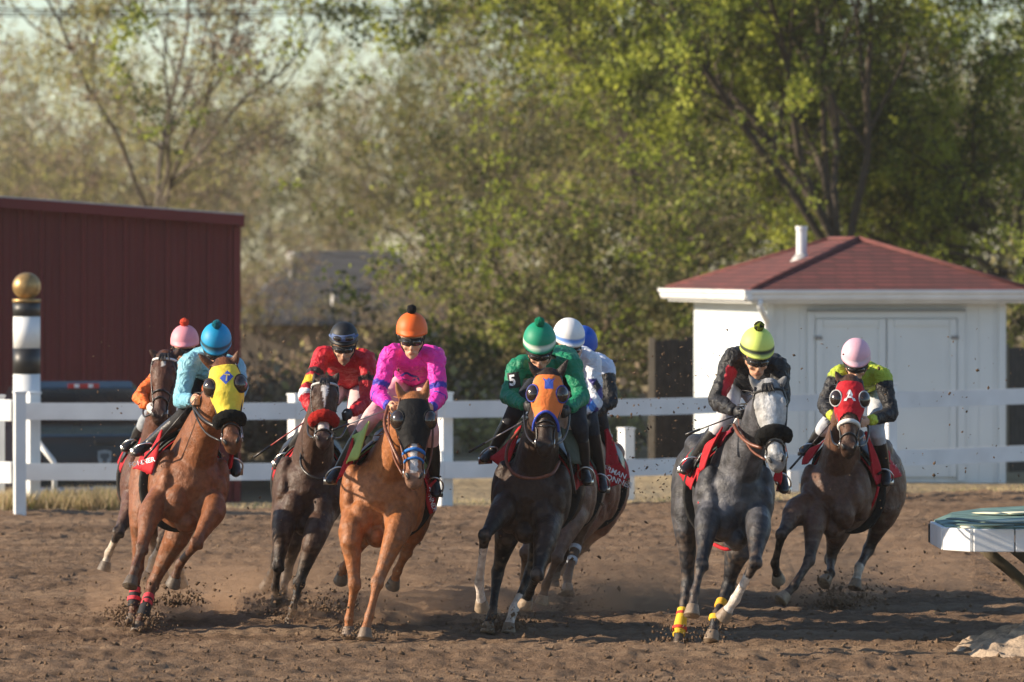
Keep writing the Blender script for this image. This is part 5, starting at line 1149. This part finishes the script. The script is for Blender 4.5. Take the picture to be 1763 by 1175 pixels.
JOCKEYS = [
 dict(h=1, label='jockey in a pink cap with orange pompom and orange sleeves', helmet=(318, 588), hw=.122, shL=(284, 640), shR=(345, 640), elL=(240, 684, .0), elR=(352, 690), haL=(256, 702, -.2), haR=(320, 712, .0), hip=(325, 650),
      knL=(252, 726), anL=(236, 757), toL=(223, 771), knR=(325, 735), anR=(335, 790), toR=(338, 805), silk=solid((.80, .16, .025)), breeches=(.30, .33, .36), gloves=(.6, .55, .5),
      cap=dict(c=(.72, .28, .33), pom=(.72, .08, .04)), pitch=10),
 dict(h=2, label='jockey in a bright blue cap and pale blue jacket behind the yellow hood', helmet=(372, 588), hw=.121, shL=(326, 626), shR=(404, 632), elL=(311, 690), elR=(414, 664), haL=(333, 690, -.1), haR=(402, 700, .1), hip=(350, 625),
      knL=(318, 716), anL=(263, 762), toL=(243, 781), knR=(393, 735), anR=(398, 785), toR=(399, 818), silk=paint((.21, .47, .56), [(arm(1.0, 2.1), (.16, .40, .52))]), breeches=BLK, highboot=1,
      cap=dict(c=(.005, .27, .52), band=(.01, .06, .09), pom=(.005, .13, .18)), pitch=34, hroll=3),
 dict(h=3, label='jockey in a black cap and dark red jacket with yellow collar flashes', helmet=(592, 583), hw=.118, shL=(556, 615), shR=(631, 620), elL=(527, 680, .1), elR=(633, 692), haL=(540, 714, .0), haR=(602, 714, .0), hip=(603, 655),
      knL=(536, 728), anL=(501, 781), toL=(486, 797), knR=(613, 735), anR=(620, 800), toR=(622, 815), breeches=(.62, .46, .46), gloves=(.02, .02, .025),
      silk=paint((.47, .010, .022), [(arm(.42, .56), (.02, .01, .01)), (arm(.62, .80, 1), (.65, .42, .02)), (arm(.98, 1.14, 1), (.75, .74, .72)),
             (lambda L0, L1, x, y, z, v: (L0 == 0) & (y < .02) & (np.abs(np.abs(x) - .115) < .022) & (v[:, 1] < 46.3 + .5), (.68, .40, .02))]),
      cap=dict(c=(.007, .008, .010), c2=(.013, .014, .016)), gog2=(.10, .14, .26), pitch=14, beard=1),
 dict(h=4, label='jockey in an orange cap and bright pink jacket with blue armbands', helmet=(709, 569), hw=.122, shL=(672, 612), shR=(748, 614), elL=(651, 680), elR=(756, 684), haL=(672, 702, -.1), haR=(742, 704, .0), hip=(712, 648),
      knL=(641, 716), anL=(589, 806), toL=(578, 824), knR=(741, 740), anR=(744, 822), toR=(743, 848), breeches=(.66, .42, .42),
      silk=paint(PINK, [(arm(.66, .86), (.045, .03, .36)), (arm(1.08, 1.16), (.05, .03, .34)), (arm(1.86, 2.1), (.05, .04, .40))]),
      cap=dict(c=(.80, .13, .015), pom=BLK), pitch=10),
 dict(h=5, label='jockey in a green cap with white band and green jacket numbered 5', helmet=(929, 588), hw=.130, shL=(892, 632), shR=(983, 626), elL=(874, 683), elR=(1002, 684), haL=(906, 700, -.05), haR=(978, 708, .0), hip=(968, 622),
      knL=(888, 706), anL=(855, 772), toL=(842, 786), knR=(998, 735), anR=(1002, 806), toR=(1003, 826), breeches=(.02, .022, .03), silk=solid((.003, .19, .095)),
      cap=dict(c=(.004, .25, .135), band=(.55, .62, .52), pom=(.004, .22, .11)), pitch=28, gloves=BLK),
 dict(h=6, label='jockey in a white cap and jacket with blue and black diamond sleeves', helmet=(980, 580), hw=.132, shL=(965, 616), shR=(1019, 622), elL=(968, 680), elR=(1025, 694), haL=(970, 708), haR=(992, 712, .0), hip=(1002, 630),
      knL=(975, 720), anL=(970, 790), toL=(968, 810), knR=(1016, 722), anR=(1030, 815), toR=(1031, 842), silk=diamonds, breeches=(.03, .04, .055), highboot=1,
      cap=dict(c=(.74, .73, .72), band=(.12, .26, .62)), pitch=22, yaw=16),
 dict(h=7, label='jockey in a royal blue cap with white shoulders and black sleeves', helmet=(1003, 592), hw=.130, shL=(990, 630), shR=(1042, 632), elL=(995, 690), elR=(1053, 690), haL=(990, 718), haR=(1020, 715, .1), hip=(1030, 638),
      knL=(990, 725), anL=(985, 790), toL=(985, 810), knR=(1032, 718), anR=(1050, 795), toR=(1052, 816), breeches=(.03, .03, .035), highboot=1,
      silk=paint((.55, .62, .78), [(arm(.26, 2.2), BLK)]), cap=dict(c=(.008, .075, .42)), pitch=25),
 dict(h=8, label='jockey in a lime cap and black jacket with red shoulders', helmet=(1304, 598), hw=.128, shL=(1262, 616), shR=(1340, 632), elL=(1233, 690), elR=(1346, 690), haL=(1268, 711, -.05), haR=(1328, 716), hip=(1276, 655),
      knL=(1247, 722), anL=(1202, 788), toL=(1186, 812), knR=(1335, 735), anR=(1341, 812), toR=(1342, 842), breeches=(.62, .60, .62), gloves=BLK,
      silk=paint(BLK, [(lambda L0, L1, x, y, z, v: (L0 == 0) & (y < .10) & (np.abs(np.abs(x) - .13) < .045) & (z > -.06), (.50, .012, .03)), (lambda L0, L1, x, y, z, v: (L0 == 1) & (L1 > .25) & (L1 < .95) & (x > -.21), (.45, .012, .03))]),
      cap=dict(c=(.62, .74, .16), band=(.03, .04, .02), pom=(.20, .24, .02), pom2=(.02, .02, .01)), pitch=24, yaw=8),
 dict(h=9, label='jockey in a light pink cap and lime jacket with black sleeves', helmet=(1474, 613), hw=.124, shL=(1444, 646), shR=(1518, 648), elL=(1419, 697), elR=(1535, 712), haL=(1436, 722, -.05), haR=(1491, 727, .0), hip=(1496, 652),
      knL=(1421, 735), anL=(1402, 764), toL=(1391, 778), knR=(1510, 745), anR=(1520, 806), toR=(1517, 832), breeches=(.50, .52, .56), highboot=1,
      silk=paint((.36, .45, .035), [(arm(.22, 2.2), BLK), (arm(1.80, 2.2), (.52, .60, .05)), (lambda L0, L1, x, y, z, v: (L0 == 0) & (y > .12) & (y < .2) & (np.abs(x) < .08), (.02, .03, .05))]),
      cap=dict(c=(.74, .42, .50), band=(.66, .46, .52)), pitch=28),
]
HB = {}
for h in HORSES: HB[h['key']] = h; horse(h)
for j in JOCKEYS: jockey(j, HB[j['h']])
JB = {j['h']: j for j in JOCKEYS}
hood = lambda k: bpy.data.objects[HB[k]['obj']['_hood']]

# designs on hoods and jackets
dv, df = grid_poly(1, 1, 5)
decal('diamond_patch', dv, df, (390, 650), 15, 19, 45, hood(2), 'blue_print', hood(2), .004)
tv, tf = text_geo('T', .02); decal('hood_letter', tv, tf, (390, 650), 12, 12, 6, hood(2), 'gold_print', hood(2), .008)
tv, tf = text_geo('A', .03); decal('hood_letter', tv, tf, (1463, 681), 21, 19, 0, hood(9), 'white_print', hood(9), .004)
em = [(-.5, -.5), (.5, -.5), (.48, .25), (.75, .62), (.42, .45), (.2, .42), (0, .62), (-.2, .42), (-.42, .45), (-.75, .62), (-.48, .25)]
decal('hood_emblem', [(0, 0)] + em, [(0, i + 1, (i + 1) % len(em) + 1) for i in range(len(em))], (945, 661), 15, 17, 0, hood(5), 'blue_print', hood(5), .004)
s5 = JB[5]['shirt']; av, af = grid_poly(1, 1, 5); decal('number_patch', av, af, (885, 655), 21, 27, -8, s5, 'black_print', JB[5]['o'], .004)
tv, tf = text_geo('5', .03); decal('arm_number', tv, tf, (882, 655), 18, 19, -8, s5, 'white_print', JB[5]['o'], .009)
def stroke(pts, wd):
    pts = cr(np.array(pts, float), 4); d = np.gradient(pts, axis=0); nrm = np.column_stack([-d[:, 1], d[:, 0]]); nrm /= np.linalg.norm(nrm, axis=1)[:, None] + 1e-9
    v = np.vstack([pts + nrm * wd / 2, pts - nrm * wd / 2]); n = len(pts)
    return v, [(i, i + 1, n + i + 1, n + i) for i in range(n - 1)]
for pts, wd in (([(-20, -5), (-10, 0), (-5, 3), (-1, 3)], 3.4), ([(-1, 3), (5, -1), (13, -3), (16, -5), (19, -10)], 3.4), ([(-11, -6), (-2, -9), (4, -10), (12, -8)], 2.4)):
    v_, f_ = stroke(pts, wd); decal('chest_emblem', v_, f_, (703, 646), 1, 1, 0, JB[4]['shirt'], 'navy_print', JB[4]['o'], .005)

# whips
def whip(label, a, b, Y, tip):
    g = G(); pa, pb = v3(P(a[0], a[1], Y + a[2])), v3(P(b[0], b[1], Y + b[2]))
    g.tube([pa, pa * .72 + pb * .28], .0095, 8, 1, m=0); g.tube([pa * .72 + pb * .28, pa * .4 + pb * .6, pb], (.006, .0055, .005), 8, 1, m=1)
    g.ell(pb, (unit(pb - pa) * .07, np.array((0, 0, .008)), np.array((0, .008, 0))), 10, m=0)
    o = finish('riding_whip', g, ['leather', tip], None, origin=tuple(pa)); tag(o, label, 'whip', 'riding whips'); return o
M['whip_grey'] = plain('grey_whip_shaft', (.42, .40, .38), .35, .1)
M['whip_red'] = plain('red_whip_shaft', (.35, .04, .03), .4, .1)
whip('black whip pointing down left from the red jacketed jockey', (437, 788, -.05), (540, 716, -.02), 46.3, 'whip_red')
whip('grey whip held by the pink jacketed jockey', (572, 741, -.45), (672, 704, -.12), 43.9, 'whip_grey')
whip('black and silver whip held by the green jacketed jockey', (807, 779, -.1), (907, 722, -.12), 44.3, 'whip_grey')
whip('short black whip held by the lime capped jockey', (1180, 749, -.1), (1270, 715, -.1), 42.1, 'leather')
whip('thin dark whip crossing the red cloth of the brown horse', (1360, 808, -.05), (1436, 722, -.1), 47.5, 'leather')
whip('dark whip along the shoulder of the yellow hooded bay', (249, 790, .1), (330, 694, -.15), 44.3, 'leather')

# ------------------------------------------------------------------ flying dirt and dust
rg = np.random.RandomState(29); pts = []; szs = []
for px, py, Y, n, sp in ((215, 1062, 45.3, 500, .7), (465, 1062, 46.4, 500, .9), (228, 1065, 45.1, 420, 1), (245, 1082, 44.9, 320, 1), (500, 1072, 46.0, 420, 1), (480, 1040, 46.6, 160, 1.3), (601, 1090, 43.9, 260, .9), (628, 1098, 43.5, 160, .9), (560, 1050, 45.0, 300, 1.8), (838, 1084, 45, 260, .9), (876, 1080, 45.0, 420, 1), (980, 1045, 47.5, 260, 1.8), (1166, 1112, 42.9, 320, 1), (1230, 1098, 42.9, 160, 1), (1440, 1045, 47.8, 900, 1.3), (1500, 1040, 48.3, 260, 1.6), (300, 1040, 45.5, 420, 1.4)):
    q = np.array(tuple(P(px, py, Y))); d = rg.randn(n, 3) * np.array((.17, .28, .10)) * sp * rg.rand(n, 1); d[:, 2] = np.abs(d[:, 2]) * 1.1
    pts.append(q + d + np.array((0, .15, -.02))); szs.append(.005 + .013 * rg.rand(n) ** 3)
for px0, px1, py0, py1, n in ((1040, 1260, 580, 860, 420), (820, 1120, 840, 1080, 320), (1250, 1760, 560, 860, 170), (140, 480, 560, 900, 140), (1320, 1640, 840, 1060, 170), (420, 820, 560, 900, 120), (480, 800, 880, 1080, 200)):
    Y = rg.uniform(44, 52, n); X = (rg.uniform(px0, px1, n) - CX) / FPX * Y; Z = CAM_H - (py0 + (py1 - py0) * rg.rand(n) ** .8 - HY) / FPX * Y; k = Z > .03
    pts.append(np.column_stack([X, Y, Z])[k]); szs.append((.004 + .010 * rg.rand(n) ** 3)[k])
clods('flying_dirt', np.vstack(pts), np.concatenate(szs), 'track', 'clods and specks of dirt thrown up by the hooves')
m = bpy.data.materials.new('dust_cloud'); m.use_nodes = True; nt = m.node_tree; nt.nodes.remove(nt.nodes['Principled BSDF'])
pv = N(nt, 'ShaderNodeVolumePrincipled'); pv.inputs['Color'].default_value = (.62, .42, .28, 1); geo = N(nt, 'ShaderNodeTexCoord')
no = N(nt, 'ShaderNodeTexNoise', Scale=3.2, Detail=4.0); nt.links.new(geo.outputs['Object'], no.inputs['Vector']); r = ramp(nt, no.outputs['Fac'], [(.50, (0, 0, 0)), (.80, (1, 1, 1))])
mu = N(nt, 'ShaderNodeMath', operation='MULTIPLY'); mu.inputs[1].default_value = 14; nt.links.new(r.outputs[0], mu.inputs[0]); gp = N(nt, 'ShaderNodeNewGeometry'); sz_ = N(nt, 'ShaderNodeSeparateXYZ'); nt.links.new(gp.outputs['Position'], sz_.inputs[0]); fz = N(nt, 'ShaderNodeMapRange', interpolation_type='SMOOTHSTEP'); fz.inputs[1].default_value = 0; fz.inputs[2].default_value = .34; fz.inputs[3].default_value = 1; fz.inputs[4].default_value = 0; nt.links.new(sz_.outputs[2], fz.inputs[0]); mv = N(nt, 'ShaderNodeMath', operation='MULTIPLY'); nt.links.new(mu.outputs[0], mv.inputs[0]); nt.links.new(fz.outputs[0], mv.inputs[1]); nt.links.new(mv.outputs[0], pv.inputs['Density']); nt.links.new(pv.outputs[0], nt.nodes['Material Output'].inputs['Volume'])
g = G()
for px, py, Y, a, b, c in ((480, 1058, 46.4, .38, .5, .16), (560, 1062, 46.2, .5, .6, .15), (990, 1052, 47.5, .65, .8, .16), (1440, 1040, 48.3, .55, .8, .18), (300, 1050, 45.8, .40, .5, .16), (230, 1066, 45.3, .25, .3, .12), (780, 1075, 45.6, .5, .6, .10)):
    q = P(px, py, Y)
    for k in range(7):
        e_ = rg.uniform(-.75, .75, 3); z_ = .45 + .35 * rg.rand(); g.ell((q.x + e_[0] * a, q.y + .3 + e_[1] * b, max(q.z, .10) + e_[2] * c * .5), ((a * z_, 0, 0), (0, b * z_, 0), (0, 0, c * z_ * 1.5)), 18)
o = finish('dust', g, m, None); tag(o, 'low brown dust hanging behind the hooves', None, kind='stuff')

m2 = m.copy(); m2.name = 'thin_dust'; nt = m2.node_tree
for nd in nt.nodes:
    if nd.type == 'MATH' and nd.inputs[1].default_value == 14: nd.inputs[1].default_value = .8
    if nd.type == 'VALTORGB': nd.color_ramp.elements[0].position = .42; nd.color_ramp.elements[1].position = .72
    if nd.type == 'TEX_NOISE': nd.inputs['Scale'].default_value = 1.3
    if nd.type == 'MAP_RANGE': nd.inputs[2].default_value = .8
g = G()
for px, py, Y, a, b, c in ((980, 1010, 48.5, 1.3, 2.2, .75), (1080, 1000, 50.5, 1.5, 2.2, .7), (520, 1020, 48.0, 1.1, 1.6, .6), (330, 1010, 47.6, .9, 1.4, .55), (1430, 1010, 49.8, 1.3, 1.8, .7), (770, 1030, 47.2, 1.1, 1.5, .5)):
    q = P(px, py, Y); g.ell((q.x, q.y, .12), ((a, 0, 0), (0, b, 0), (0, 0, c)), 20)
o = finish('dust_veil', g, m2, None); tag(o, 'thin brown dust drifting low behind the horses', None, kind='stuff')
for o in list(bpy.data.objects):
    for k in ('_org', '_hood'):
        if k in o: del o[k]
